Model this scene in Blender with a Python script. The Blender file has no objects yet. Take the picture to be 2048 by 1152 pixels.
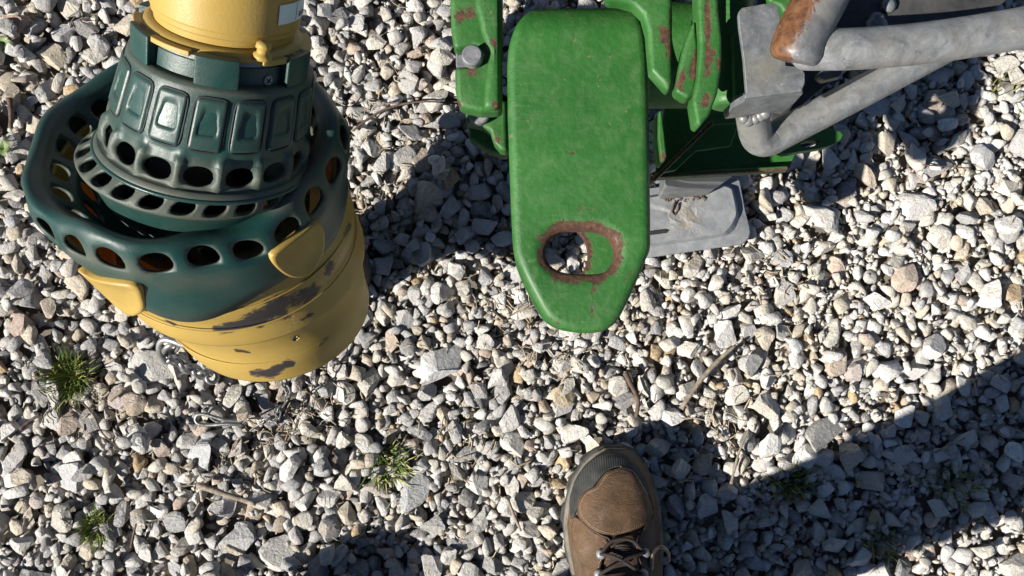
import bpy, bmesh, math, random
import numpy as np
from mathutils import Vector, Matrix, noise

random.seed(7)
RNG = np.random.default_rng(11)
scene = bpy.context.scene
COL = scene.collection

# ------------------------------------------------------------------ camera
F = 1750.0                      # focal length in pixels of the 2048 px wide photograph
NX, NY = 1050.0, 650.0          # where the plumb line under the camera meets the picture
PHI = math.atan2(NY - 576, F)
THE = math.asin((NX - 1024) / math.hypot(F, NY - 576))
cam_d = bpy.data.cameras.new('camera')
cam_d.sensor_width = 36.0
cam_d.lens = 36.0 * F / 2048.0
cam_d.clip_start = 0.01
cam_d.clip_end = 300.0
cam = bpy.data.objects.new('camera', cam_d)
cam.location = (0, 0, 1.0)
cam.rotation_euler = (PHI, THE, 0)
COL.objects.link(cam)
scene.camera = cam
RM = (Matrix.Rotation(THE, 3, 'Y') @ Matrix.Rotation(PHI, 3, 'X'))
CAM = Vector((0, 0, 1.0))

# ------------------------------------------------------------------ sky, sun, exposure
SUN_H = Vector((1.1657, 0.5577))            # shadow offset on the ground per metre of height
SUN_EL = math.atan(1 / SUN_H.length)
world = bpy.data.worlds.new('World')
scene.world = world
world.use_nodes = True
wn = world.node_tree
bg = wn.nodes['Background']
sky = wn.nodes.new('ShaderNodeTexSky')
sky.sky_type = 'NISHITA'
sky.sun_disc = False
sky.sun_elevation = SUN_EL
sky.sun_rotation = math.atan2(-SUN_H.x, -SUN_H.y)
sky.altitude = 1500.0
sky.air_density = 0.6
sky.dust_density = 0.1
sky.ozone_density = 1.5
wn.links.new(sky.outputs[0], bg.inputs[0])
bg.inputs[1].default_value = 0.055
sun_d = bpy.data.lights.new('sun', 'SUN')
sun_d.energy = 5.0
sun_d.angle = math.radians(0.53)
sun_d.color = (1.0, 0.955, 0.88)
sun = bpy.data.objects.new('sun', sun_d)
sun.rotation_euler = Vector((SUN_H.x, SUN_H.y, -1)).to_track_quat('-Z', 'Y').to_euler()
sun.location = (-3, -2, 4)
COL.objects.link(sun)
scene.view_settings.view_transform = 'Standard'
scene.view_settings.look = 'None'
scene.view_settings.gamma = 1.0
scene.view_settings.use_curve_mapping = False
scene.view_settings.exposure = 1.02
scene.cycles.use_denoising = True
scene.cycles.max_bounces = 6
scene.cycles.diffuse_bounces = 3


# ------------------------------------------------------------------ helpers
def P(px, py, z):
    """point at height z on the ray through a pixel of the photograph"""
    d = RM @ Vector(((px - 1024) / F, -(py - 576) / F, -1.0))
    return CAM + d * ((z - 1.0) / d.z)


def proj(p):
    q = RM.transposed() @ (Vector(p) - CAM)
    return (1024 + F * q.x / -q.z, 576 - F * q.y / -q.z)


def link(name, me, parent=None, mat=None, smooth=False, origin=None):
    o = bpy.data.objects.new(name, me)
    if mat is not None and len(me.materials) == 0:
        me.materials.append(mat)
    if smooth:
        me.shade_smooth()
    COL.objects.link(o)
    if parent is not None:
        o.parent = parent
        pl = parent
        off = Vector((0, 0, 0))
        while pl is not None:
            off += pl.location
            pl = pl.parent
        # meshes are written in world coordinates: shift the data to the parent's origin
        me.transform(Matrix.Translation(-off))
    elif origin is not None:
        me.transform(Matrix.Translation(-Vector(origin)))
        o.location = origin
    return o


def tag(o, label, cat, group=None):
    o['label'] = label
    o['category'] = cat
    if group:
        o['group'] = group
    return o


def thing(name, loc, label, cat, group=None):
    o = bpy.data.objects.new(name, None)
    o.empty_display_size = 0.03
    o.location = loc
    COL.objects.link(o)
    return tag(o, label, cat, group)


def mesh(name, verts, faces):
    me = bpy.data.meshes.new(name)
    me.from_pydata([tuple(v) for v in verts], [], faces)
    me.update()
    return me


def bm_mesh(name, bm):
    bmesh.ops.recalc_face_normals(bm, faces=bm.faces)
    me = bpy.data.meshes.new(name)
    bm.to_mesh(me)
    bm.free()
    return me


def bevel(o, w, seg=3, ang=35):
    m = o.modifiers.new('bevel', 'BEVEL')
    m.width = w
    m.segments = seg
    m.limit_method = 'ANGLE'
    m.angle_limit = math.radians(ang)
    m.harden_normals = False
    o.data.shade_smooth()
    s = o.modifiers.new('edges', 'WEIGHTED_NORMAL')
    s.keep_sharp = False
    return o


def solid(o, t, off=-1.0):
    m = o.modifiers.new('thick', 'SOLIDIFY')
    m.thickness = t
    m.offset = off
    return o


def subsurf(o, n=1):
    m = o.modifiers.new('sub', 'SUBSURF')
    m.levels = n
    m.render_levels = n
    return o


def smooth_closed(pts, n):
    """closed Catmull-Rom curve through 2-D or 3-D points, n samples per span"""
    out = []
    k = len(pts)
    p = [np.array(q, float) for q in pts]
    for i in range(k):
        a, b, c, d = p[i - 1], p[i], p[(i + 1) % k], p[(i + 2) % k]
        for j in range(n):
            t = j / n
            out.append(0.5 * ((2 * b) + (c - a) * t + (2 * a - 5 * b + 4 * c - d) * t * t + (3 * b - a - 3 * c + d) * t ** 3))
    return out


def smooth_open(pts, n):
    p = [np.array(q, float) for q in pts]
    p = [2 * p[0] - p[1]] + p + [2 * p[-1] - p[-2]]
    out = []
    for i in range(1, len(p) - 2):
        a, b, c, d = p[i - 1], p[i], p[i + 1], p[i + 2]
        for j in range(n):
            t = j / n
            out.append(0.5 * ((2 * b) + (c - a) * t + (2 * a - 5 * b + 4 * c - d) * t * t + (3 * b - a - 3 * c + d) * t ** 3))
    out.append(p[-2])
    return out


def resample(pts, n):
    p = np.array(pts, float)
    s = np.r_[0, np.cumsum(np.linalg.norm(np.diff(p, axis=0), axis=1))]
    t = np.linspace(0, s[-1], n)
    return np.stack([np.interp(t, s, p[:, k]) for k in range(p.shape[1])], 1)


def tube_mesh(name, pts, rad, seg=12, caps=True, flat=None):
    """tube along 3-D points; rad a number or list"""
    p = [Vector(q) for q in pts]
    n = len(p)
    if not hasattr(rad, '__len__'):
        rad = [rad] * n
    t0 = (p[1] - p[0]).normalized()
    up = t0.orthogonal().normalized()
    V, Fc = [], []
    for i in range(n):
        t = ((p[min(i + 1, n - 1)] - p[max(i - 1, 0)])).normalized()
        up = (up - t * up.dot(t)).normalized()
        b = t.cross(up)
        for j in range(seg):
            a = 2 * math.pi * j / seg
            V.append(p[i] + (up * math.cos(a) + b * math.sin(a)) * rad[i])
    for i in range(n - 1):
        for j in range(seg):
            k = (j + 1) % seg
            Fc.append((i * seg + j, i * seg + k, (i + 1) * seg + k, (i + 1) * seg + j))
    if caps:
        Fc.append(tuple(range(seg))[::-1])
        Fc.append(tuple((n - 1) * seg + j for j in range(seg)))
    return mesh(name, V, Fc)


def plate_bm(loops, thick, tilt=None):
    """flat plate from closed loops of 3-D points (first outer, others holes), extruded down by thick"""
    bm = bmesh.new()
    ed = []
    for L in loops:
        vs = [bm.verts.new(tuple(q)) for q in L]
        for i in range(len(vs)):
            ed.append(bm.edges.new((vs[i], vs[(i + 1) % len(vs)])))
    bmesh.ops.triangle_fill(bm, edges=ed, use_beauty=True, use_dissolve=False)
    bmesh.ops.recalc_face_normals(bm, faces=bm.faces)
    if sum(f.normal.z * f.calc_area() for f in bm.faces) < 0:
        bmesh.ops.reverse_faces(bm, faces=bm.faces)
    r = bmesh.ops.extrude_face_region(bm, geom=list(bm.faces))
    nv = [g for g in r['geom'] if isinstance(g, bmesh.types.BMVert)]
    d = tilt if tilt is not None else Vector((0, 0, thick))
    bmesh.ops.translate(bm, verts=nv, vec=d)
    # the extruded copy is the top; move everything down so that it lies at the given height
    bmesh.ops.translate(bm, verts=bm.verts, vec=-d)
    bmesh.ops.dissolve_limit(bm, angle_limit=math.radians(1), verts=bm.verts, edges=bm.edges)
    return bm


def plate(name, px, z, thick, mat, parent, holes=(), bev=0.002, seg=3, smooth_n=0, zs=None):
    """plate whose top outline is given in photo pixels at height z (zs: a height for each corner)"""
    def lift(L, zz=None):
        return [P(q[0], q[1], z if zz is None else zz[i]) for i, q in enumerate(L)]
    outer = lift(px, zs)
    if smooth_n:
        outer = smooth_closed(outer, smooth_n)
    loops = [outer] + [smooth_closed(lift(h), 3) for h in holes]
    o = link(name, bm_mesh(name, plate_bm(loops, thick)), parent, mat)
    bevel(o, bev, seg)
    return o


def box_mesh(name, cx, cy, cz, sx, sy, sz, rz=0.0):
    V = []
    for z in (-1, 1):
        for (x, y) in ((-1, -1), (1, -1), (1, 1), (-1, 1)):
            q = Matrix.Rotation(rz, 3, 'Z') @ Vector((x * sx / 2, y * sy / 2, 0))
            V.append((cx + q.x, cy + q.y, cz + z * sz / 2))
    return mesh(name, V, [(3, 2, 1, 0), (4, 5, 6, 7), (0, 1, 5, 4), (1, 2, 6, 5), (2, 3, 7, 6), (3, 0, 4, 7)])


def lathe_mesh(name, c, axis, prof, seg=32, cap=True):
    """revolve (s, r) profile about an axis through c"""
    a = Vector(axis).normalized()
    u = Vector((1, 0, 0))
    u = (u - a * u.dot(a))
    u = u.normalized() if u.length > 1e-3 else a.orthogonal().normalized()
    w = a.cross(u)
    V, Fc = [], []
    for s, r in prof:
        for j in range(seg):
            t = 2 * math.pi * j / seg
            V.append(Vector(c) + a * s + (u * math.cos(t) + w * math.sin(t)) * r)
    for i in range(len(prof) - 1):
        for j in range(seg):
            k = (j + 1) % seg
            Fc.append((i * seg + j, i * seg + k, (i + 1) * seg + k, (i + 1) * seg + j))
    if cap:
        Fc.append(tuple(range(seg))[::-1])
        Fc.append(tuple((len(prof) - 1) * seg + j for j in range(seg)))
    return mesh(name, V, Fc)


# ------------------------------------------------------------------ material helpers
class NT:
    def __init__(self, name):
        self.m = bpy.data.materials.new(name)
        self.m.use_nodes = True
        self.t = self.m.node_tree
        self.b = self.t.nodes['Principled BSDF']
        self.out = self.t.nodes['Material Output']

    def n(self, kind, **kw):
        x = self.t.nodes.new(kind)
        for k, v in kw.items():
            setattr(x, k, v)
        return x

    def l(self, a, b):
        self.t.links.new(a, b)

    def put(self, sock, v):
        if hasattr(v, 'is_linked') or isinstance(v, bpy.types.NodeSocket):
            self.l(v, sock)
        else:
            sock.default_value = v

    def coord(self, kind='Object'):
        return self.n('ShaderNodeTexCoord').outputs[kind]

    def pos(self):
        return self.n('ShaderNodeNewGeometry').outputs['Position']

    def noise(self, scale, detail=4, rough=0.6, vec=None, dist=0.0):
        x = self.n('ShaderNodeTexNoise')
        x.inputs['Scale'].default_value = scale
        x.inputs['Detail'].default_value = detail
        x.inputs['Roughness'].default_value = rough
        x.inputs['Distortion'].default_value = dist
        self.l(vec if vec is not None else self.pos(), x.inputs['Vector'])
        return x.outputs['Fac']

    def vor(self, scale, feature='F1', vec=None, out='Distance'):
        x = self.n('ShaderNodeTexVoronoi', feature=feature)
        x.inputs['Scale'].default_value = scale
        self.l(vec if vec is not None else self.pos(), x.inputs['Vector'])
        return x.outputs[out]

    def ramp(self, fac, stops, interp='LINEAR'):
        x = self.n('ShaderNodeValToRGB')
        x.color_ramp.interpolation = interp
        el = x.color_ramp.elements
        while len(el) < len(stops):
            el.new(0.5)
        for e, (p, c) in zip(el, stops):
            e.position = p
            if not hasattr(c, '__len__'):
                c = (c, c, c)
            e.color = (c[0], c[1], c[2], 1)
        self.l(fac, x.inputs['Fac'])
        return x.outputs['Color']

    def mix(self, fac, a, b, mode='MIX'):
        x = self.n('ShaderNodeMix', data_type='RGBA', blend_type=mode)
        for s, v in ((x.inputs['Factor'], fac), (x.inputs['A'], a), (x.inputs['B'], b)):
            if isinstance(v, tuple) and len(v) == 3:
                v = (*v, 1)
            # colour sockets are those of type RGBA
            if isinstance(v, bpy.types.NodeSocket):
                pass
            self._set(x, s, v)
        return x.outputs[2]

    def _set(self, node, sock, v):
        # pick the sockets of the RGBA variant
        name = sock.name
        cand = [s for s in node.inputs if s.name == name]
        if name in ('A', 'B'):
            cand = [s for s in cand if s.type == 'RGBA']
        else:
            cand = [s for s in cand if s.type == 'VALUE']
        s = cand[0]
        if isinstance(v, bpy.types.NodeSocket):
            self.l(v, s)
        else:
            s.default_value = v

    def math(self, op, a, b=0.0, c=0.0, clamp=False):
        x = self.n('ShaderNodeMath', operation=op, use_clamp=clamp)
        for i, v in enumerate((a, b, c)):
            if isinstance(v, bpy.types.NodeSocket):
                self.l(v, x.inputs[i])
            else:
                x.inputs[i].default_value = v
        return x.outputs[0]

    def bump(self, h, strength=0.3, dist=0.001, normal=None):
        x = self.n('ShaderNodeBump')
        x.inputs['Strength'].default_value = strength
        x.inputs['Distance'].default_value = dist
        self.l(h, x.inputs['Height'])
        if normal is not None:
            self.l(normal, x.inputs['Normal'])
        self.l(x.outputs[0], self.b.inputs['Normal'])
        return x.outputs[0]

    def done(self, col=None, rough=None, metal=None, spec=None):
        for nm, v in (('Base Color', col), ('Roughness', rough), ('Metallic', metal), ('Specular IOR Level', spec)):
            if v is None:
                continue
            s = self.b.inputs[nm]
            if isinstance(v, bpy.types.NodeSocket):
                self.l(v, s)
            elif hasattr(v, '__len__'):
                s.default_value = (*v[:3], 1)
            else:
                s.default_value = v
        return self.m


def attr(m, name, kind='GEOMETRY', out='Color'):
    x = m.n('ShaderNodeAttribute', attribute_type=kind)
    x.attribute_name = name
    return x.outputs[out]


# ---- stone
def stone_mat(name, tint_kind):
    m = NT(name)
    if tint_kind == 'obj':
        oi = m.n('ShaderNodeObjectInfo')
        tint = oi.outputs['Color']
    else:
        tint = attr(m, 'tint')
    pos = m.pos()
    blotch = m.noise(130, 5, 0.65, pos, 0.6)
    fine = m.noise(900, 4, 0.7, pos)
    vein = m.noise(60, 6, 0.75, pos, 2.5)
    c1 = m.mix(m.ramp(blotch, [(0.36, 0.0), (0.66, 1.0)]), tint, (0.82, 0.80, 0.76), 'MULTIPLY')
    c1 = m.mix(m.ramp(blotch, [(0.32, 0.9), (0.48, 0.0)]), c1, (0.50, 0.50, 0.515), 'MULTIPLY')
    c1 = m.mix(m.ramp(vein, [(0.47, 0.0), (0.5, 0.55), (0.53, 0.0)]), c1, (0.62, 0.60, 0.56))
    c1 = m.mix(m.ramp(m.noise(45, 3, 0.5, pos), [(0.56, 0.0), (0.74, 0.5)]), c1, (0.46, 0.36, 0.25))
    c1 = m.mix(0.65, c1, m.ramp(fine, [(0.3, 0.60), (0.7, 1.25)]), 'MULTIPLY')
    h = m.math('ADD', m.math('MULTIPLY', m.noise(220, 5, 0.65, pos), 1.0), m.math('MULTIPLY', fine, 0.35))
    m.bump(h, 0.9, 0.0042)
    return m.done(c1, 0.88, 0.0, 0.25)


M_STONE_OBJ = stone_mat('stone_single', 'obj')
M_STONE_MIX = stone_mat('stone_mixed', 'geo')


def ground_mat():
    m = NT('dirt_and_fine_gravel')
    pos = m.pos()
    cell = m.vor(75, 'F1', pos, 'Color')
    edge = m.vor(75, 'DISTANCE_TO_EDGE', pos)
    sp = m.n('ShaderNodeSeparateColor')
    m.l(cell, sp.inputs[0])
    stone = m.ramp(sp.outputs[0], [(0.0, (0.16, 0.16, 0.17)), (0.4, (0.28, 0.275, 0.265)), (0.75, (0.36, 0.35, 0.33)), (1.0, (0.29, 0.245, 0.19))])  # tones lowered to take in the shade of the gaps between stones
    dirt = m.ramp(m.noise(40, 6), [(0.3, (0.09, 0.078, 0.065)), (0.7, (0.19, 0.165, 0.135))])
    # far from the loose stones the same gravel carries on as relief
    p = m.n('ShaderNodeSeparateXYZ')
    m.l(pos, p.inputs[0])
    r = m.math('MAXIMUM', m.math('ABSOLUTE', p.outputs[0]), m.math('ABSOLUTE', p.outputs[1]))
    far = m.math('GREATER_THAN', r, 1.3)
    fac = m.math('MULTIPLY', far, m.math('GREATER_THAN', edge, 0.0016))
    c = m.mix(fac, dirt, stone)
    m.bump(m.math('MULTIPLY', m.math('MINIMUM', edge, 0.006), far), 1.0, 1.5)
    return m.done(c, 0.95, 0.0, 0.1)


M_GROUND = ground_mat()


def paint_green():
    m = NT('green_paint_worn')
    pos = m.pos()
    big = m.noise(14, 4, 0.6, pos)
    c = m.ramp(big, [(0.3, (0.013, 0.078, 0.010)), (0.7, (0.024, 0.116, 0.018))])
    # dull dusty film and small chips
    film = m.noise(75, 8, 0.72, pos, 0.6)
    c = m.mix(m.ramp(film, [(0.46, 0.0), (0.74, 0.34)]), c, (0.10, 0.17, 0.065))
    chip = m.math('MULTIPLY', m.ramp(m.noise(120, 3, 0.5, pos), [(0.70, 0.0), (0.73, 1.0)]), 1.0)
    c = m.mix(m.math('MULTIPLY', chip, 0.7), c, (0.17, 0.115, 0.075))
    mp = m.n('ShaderNodeMapping')
    mp.inputs['Scale'].default_value = (30, 700, 200)
    mp.inputs['Rotation'].default_value = (0, 0, 0.06)
    m.l(pos, mp.inputs['Vector'])
    brush = m.noise(1.0, 4, 0.6, mp.outputs[0])
    bm_ = m.math('MULTIPLY', m.ramp(brush, [(0.54, 0.0), (0.76, 0.32)]), m.ramp(m.noise(22, 3, 0.5, pos), [(0.45, 0.0), (0.65, 1.0)]))
    c = m.mix(bm_, c, (0.10, 0.20, 0.09))
    speck = m.math('MULTIPLY', m.ramp(m.vor(150, 'F1', pos), [(0.035, 1.0), (0.075, 0.0)]), m.ramp(m.noise(55, 3, 0.6, pos), [(0.56, 0.0), (0.64, 1.0)]))
    c = m.mix(m.math('MULTIPLY', speck, 0.8), c, (0.34, 0.32, 0.26))
    # rust where edges get knocked
    wear = attr(m, 'rust', out='Fac')
    rn = m.noise(110, 6, 0.7, pos, 0.8)
    rmask = m.ramp(m.math('ADD', wear, m.math('MULTIPLY', m.math('SUBTRACT', rn, 0.5), 2.3)), [(0.42, 0.0), (0.66, 1.0)])
    rcol = m.ramp(m.noise(340, 5, 0.7, pos), [(0.3, (0.022, 0.010, 0.007)), (0.55, (0.075, 0.034, 0.018)), (0.8, (0.16, 0.082, 0.042))])
    c = m.mix(rmask, c, rcol)
    rough = m.mix(rmask, m.ramp(film, [(0.3, 0.46), (0.8, 0.72)]), (0.85, 0.85, 0.85))
    h = m.math('ADD', m.noise(190, 4, 0.6, pos), m.math('MULTIPLY', rmask, -0.5))
    m.bump(h, 0.28, 0.0022)
    m.b.inputs['Coat Weight'].default_value = 0.04
    m.b.inputs['Coat Roughness'].default_value = 0.25
    return m.done(c, rough, 0.0, 0.42)


M_GREEN = paint_green()


def plastic(name, c0, c1, dust, dust_amt, rough, wear_col=None, bump=0.25, glow=None):
    m = NT(name)
    pos = m.pos()
    c = m.ramp(m.noise(18, 4, 0.6, pos), [(0.3, c0), (0.7, c1)])
    dn = m.noise(26, 6, 0.7, pos, 0.7)
    dm = m.ramp(dn, [(0.45, 0.0), (0.75, dust_amt)])
    dattr = attr(m, 'dust', out='Fac')
    dm2 = m.math('MULTIPLY', dattr, m.ramp(m.noise(60, 5, 0.7, pos), [(0.25, 0.45), (0.7, 1.0)]))
    c = m.mix(m.math('MAXIMUM', dm, dm2, clamp=True), c, dust)
    if wear_col is not None:
        w = attr(m, 'wear', out='Fac')
        wmp = m.n('ShaderNodeMapping')
        wmp.inputs['Scale'].default_value = (60, 150, 150)
        m.l(pos, wmp.inputs['Vector'])
        wm = m.ramp(m.math('ADD', w, m.math('MULTIPLY', m.math('SUBTRACT', m.noise(1.0, 6, 0.7, wmp.outputs[0], 0.5), 0.5), 1.9)), [(0.38, 0.0), (0.64, 0.97)])
        c = m.mix(wm, c, wear_col)
        sc = attr(m, 'scratch', out='Fac')
        st = m.n('ShaderNodeMapping')
        st.inputs['Scale'].default_value = (240, 900, 240)
        st.inputs['Rotation'].default_value = (0, 0, 0.9)
        m.l(pos, st.inputs['Vector'])
        sm = m.math('MULTIPLY', sc, m.ramp(m.noise(1.0, 3, 0.6, st.outputs[0]), [(0.58, 0.0), (0.66, 1.0)]))
        c = m.mix(sm, c, (0.62, 0.5, 0.26))
    fine = m.noise(420, 4, 0.65, pos)
    m.bump(fine, bump, 0.0008)
    r = m.mix(dm2, m.ramp(dn, [(0.3, rough - 0.06), (0.75, rough + 0.2)]), (0.85, 0.85, 0.85))
    if glow is not None:
        # thin plastic lets some sunlight through
        t = m.n('ShaderNodeBsdfTranslucent')
        t.inputs['Color'].default_value = (*glow, 1)
        x = m.n('ShaderNodeMixShader')
        x.inputs[0].default_value = 0.13
        m.l(m.b.outputs[0], x.inputs[1])
        m.l(t.outputs[0], x.inputs[2])
        m.l(x.outputs[0], m.out.inputs[0])
    return m.done(c, r, 0.0, 0.4)


M_YELLOW = plastic('yellow_plastic', (0.36, 0.240, 0.052), (0.42, 0.288, 0.072), (0.25, 0.185, 0.085), 0.25, 0.40, (0.028, 0.029, 0.036), glow=(0.75, 0.32, 0.05))
M_DKGREEN = plastic('dark_green_plastic', (0.007, 0.033, 0.028), (0.012, 0.047, 0.040), (0.120, 0.100, 0.072), 0.12, 0.34)


def galv(name, rusty=0.0, base=(0.36, 0.37, 0.37)):
    m = NT(name)
    pos = m.pos()
    sp = m.vor(170, 'F1', pos, 'Color')
    s = m.n('ShaderNodeSeparateColor')
    m.l(sp, s.inputs[0])
    c = m.mix(m.ramp(s.outputs[0], [(0.0, 0.30), (1.0, 0.0)]), base, (0.13, 0.14, 0.15))
    grime = m.noise(55, 8, 0.72, pos, 0.8)
    c = m.mix(1.0, c, m.ramp(grime, [(0.28, 0.50), (0.50, 0.95), (0.72, 1.45)]), 'MULTIPLY')
    c = m.mix(m.ramp(m.noise(24, 6, 0.7, pos, 0.5), [(0.50, 0.0), (0.68, 0.6)]), c, (0.25, 0.235, 0.19))
    c = m.mix(m.ramp(m.noise(85, 6, 0.75, pos, 1.4), [(0.60, 0.0), (0.68, 0.7)]), c, (0.07, 0.073, 0.078))
    sp2 = m.ramp(m.noise(230, 6, 0.75, pos), [(0.60, 0.0), (0.72, 0.75)])
    c = m.mix(sp2, c, (0.42, 0.41, 0.37))
    metal = 0.35
    if rusty:
        w = attr(m, 'rust', out='Fac')
        rm = m.ramp(m.math('ADD', w, m.math('MULTIPLY', m.math('SUBTRACT', m.noise(95, 7, 0.75, pos, 1.2), 0.5), 2.4)), [(0.40, 0.0), (0.66, 1.0)])
        rc = m.ramp(m.noise(160, 6, 0.7, pos), [(0.3, (0.035, 0.015, 0.008)), (0.52, (0.115, 0.048, 0.019)), (0.85, (0.22, 0.125, 0.07))])
        c = m.mix(rm, c, rc)
        metal = m.ramp(rm, [(0.0, 0.35), (1.0, 0.0)])
    m.bump(m.math('ADD', grime, m.math('MULTIPLY', m.noise(350, 4, 0.6, pos), 0.5)), 0.4, 0.0010)
    return m.done(c, m.ramp(grime, [(0.3, 0.36), (0.7, 0.62)]), metal, 0.4)


M_GALV = galv('galvanised_steel', 0.0, (0.165, 0.176, 0.184))
M_TUBE = galv('galvanised_tube', 0.0, (0.23, 0.235, 0.235))
M_GALVR = galv('galvanised_steel_rusting', 1.0, (0.19, 0.19, 0.19))
M_BOLT = galv('zinc_bolt', 0.0, (0.24, 0.24, 0.25))


def simple(name, c0, c1, scale, rough, metal=0.0, bump=0.3, bd=0.001, spec=0.4):
    m = NT(name)
    pos = m.pos()
    f = m.noise(scale, 5, 0.65, pos)
    c = m.ramp(f, [(0.3, c0), (0.7, c1)])
    m.bump(m.noise(scale * 4, 4, 0.6, pos), bump, bd)
    return m.done(c, rough, metal, spec)


M_DARKSTEEL = simple('dark_steel_plate', (0.030, 0.031, 0.033), (0.075, 0.073, 0.07), 60, 0.6, 0.3)
M_CHAIN = simple('chain_steel', (0.17, 0.17, 0.165), (0.40, 0.39, 0.37), 120, 0.36, 0.6)
M_WIRE = simple('dull_wire', (0.10, 0.10, 0.10), (0.24, 0.24, 0.23), 120, 0.4, 0.6)
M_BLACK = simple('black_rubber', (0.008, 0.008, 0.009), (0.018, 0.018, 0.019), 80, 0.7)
M_TWIG = simple('dry_twig', (0.10, 0.075, 0.055), (0.30, 0.25, 0.19), 160, 0.85, 0.0, 0.6)
M_TWIGD = simple('dark_twig', (0.05, 0.028, 0.022), (0.13, 0.085, 0.06), 160, 0.85, 0.0, 0.6)
M_STRAW = simple('dry_straw', (0.14, 0.10, 0.065), (0.42, 0.36, 0.26), 45, 0.8)
M_GRASS = simple('grass_blade', (0.042, 0.085, 0.012), (0.12, 0.165, 0.03), 70, 0.55)
M_GRASSDRY = simple('grass_blade_fading', (0.15, 0.15, 0.03), (0.34, 0.30, 0.10), 90, 0.6)
M_LEAF = simple('clover_leaf', (0.09, 0.14, 0.04), (0.17, 0.22, 0.08), 200, 0.6)


def leather():
    m = NT('brown_leather')
    pos = m.pos()
    c = m.ramp(m.noise(26, 6, 0.65, pos), [(0.3, (0.044, 0.024, 0.011)), (0.7, (0.105, 0.059, 0.029))])
    scuff = m.ramp(m.noise(70, 7, 0.75, pos, 0.8), [(0.52, 0.0), (0.74, 0.55)])
    c = m.mix(scuff, c, (0.16, 0.112, 0.07))
    dustm = m.ramp(m.noise(15, 4, 0.6, pos), [(0.5, 0.0), (0.75, 0.4)])
    c = m.mix(dustm, c, (0.21, 0.17, 0.125))
    mp = m.n('ShaderNodeMapping')
    mp.inputs['Scale'].default_value = (35, 130, 60)
    mp.inputs['Rotation'].default_value = (0, 0, 0.25)
    m.l(pos, mp.inputs['Vector'])
    crease = m.ramp(m.noise(1.0, 4, 0.55, mp.outputs[0], 0.8), [(0.46, 1.0), (0.5, 0.0), (0.54, 1.0)])
    h = m.math('ADD', m.math('MULTIPLY', crease, 0.6), m.noise(500, 4, 0.6, pos))
    m.bump(h, 0.45, 0.0011)
    return m.done(c, 0.66, 0.0, 0.3)


M_LEATHER = leather()
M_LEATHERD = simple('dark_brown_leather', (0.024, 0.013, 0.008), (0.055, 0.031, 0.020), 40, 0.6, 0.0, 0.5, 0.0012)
M_SOLE = simple('boot_sole_rubber', (0.022, 0.022, 0.022), (0.06, 0.057, 0.052), 90, 0.8)
M_WELT = simple('boot_welt_dusty', (0.075, 0.066, 0.053), (0.18, 0.158, 0.125), 70, 0.8)
M_LACE = simple('boot_lace', (0.010, 0.007, 0.006), (0.034, 0.023, 0.017), 500, 0.8)
M_LACETAN = simple('lace_tan', (0.20, 0.14, 0.09), (0.38, 0.29, 0.20), 300, 0.8)
M_DENIM = simple('denim', (0.025, 0.035, 0.065), (0.05, 0.065, 0.11), 300, 0.9)
M_JACKET = simple('jacket_cloth', (0.035, 0.035, 0.035), (0.06, 0.06, 0.055), 200, 0.9)
M_SKIN = simple('skin', (0.42, 0.24, 0.17), (0.50, 0.30, 0.22), 90, 0.55)
M_HAIR = simple('hair', (0.03, 0.02, 0.014), (0.06, 0.04, 0.03), 300, 0.6)
M_PAPER = simple('sticker_white', (0.60, 0.61, 0.62), (0.70, 0.71, 0.72), 90, 0.45)
M_INK = simple('sticker_ink', (0.06, 0.06, 0.065), (0.12, 0.12, 0.125), 200, 0.5)
M_ORANGE = simple('orange_clay', (0.20, 0.05, 0.02), (0.30, 0.09, 0.03), 80, 0.8)


def toecap_mat():
    m = NT('toe_cap_rubber')
    pos = m.pos()
    w = m.n('ShaderNodeTexWave')
    w.inputs['Scale'].default_value = 130
    w.inputs['Distortion'].default_value = 0.6
    m.l(pos, w.inputs['Vector'])
    c = m.ramp(m.noise(60, 5, 0.65, pos), [(0.3, (0.016, 0.018, 0.018)), (0.7, (0.052, 0.053, 0.050))])
    m.bump(w.outputs['Fac'], 0.35, 0.0008)
    return m.done(c, 0.75, 0.0, 0.3)


M_TOECAP = toecap_mat()



# ------------------------------------------------------------------ ground and gravel
X0, X1, Y0, Y1 = -0.78, 0.76, -0.48, 0.56
RES = 0.0015
GX, GY = int((X1 - X0) / RES), int((Y1 - Y0) / RES)
HM = np.zeros((GY, GX), np.float32) - 0.040
IDM = np.full((GY, GX), -1, np.int32)


def stone_mesh(name, sub, seed):
    """angular crushed stone: a ball cut flat by random planes"""
    r = np.random.default_rng(seed)
    bm = bmesh.new()
    bmesh.ops.create_icosphere(bm, subdivisions=sub, radius=1.0)
    co = np.array([v.co[:] for v in bm.verts])
    fc = [tuple(v.index for v in f.verts) for f in bm.faces]
    bm.free()
    for _ in range(r.integers(8, 13) if sub >= 2 else r.integers(6, 9)):
        n = r.normal(size=3)
        n /= np.linalg.norm(n)
        d = r.uniform(0.34, 0.70) if sub >= 2 else r.uniform(0.28, 0.58)
        k = np.maximum(co @ n - d, 0)
        co -= k[:, None] * n
    if sub == 3:
        off = Vector(r.uniform(-50, 50, 3))
        for i in range(len(co)):
            q = Vector(co[i])
            co[i] *= 1 + 0.055 * noise.noise(q * 2.2 + off) + 0.035 * noise.noise(q * 6.0 + off) + 0.018 * noise.noise(q * 14.0 + off)
    else:
        co += r.normal(size=co.shape) * 0.012
    # sizes to a unit box
    lo, hi = co.min(0), co.max(0)
    co = (co - (lo + hi) / 2) / ((hi - lo) / 2)
    return co, fc


def mesh_of(name, co, fc):
    me = bpy.data.meshes.new(name)
    me.from_pydata([tuple(v) for v in co], [], fc)
    me.update()
    return me


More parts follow.
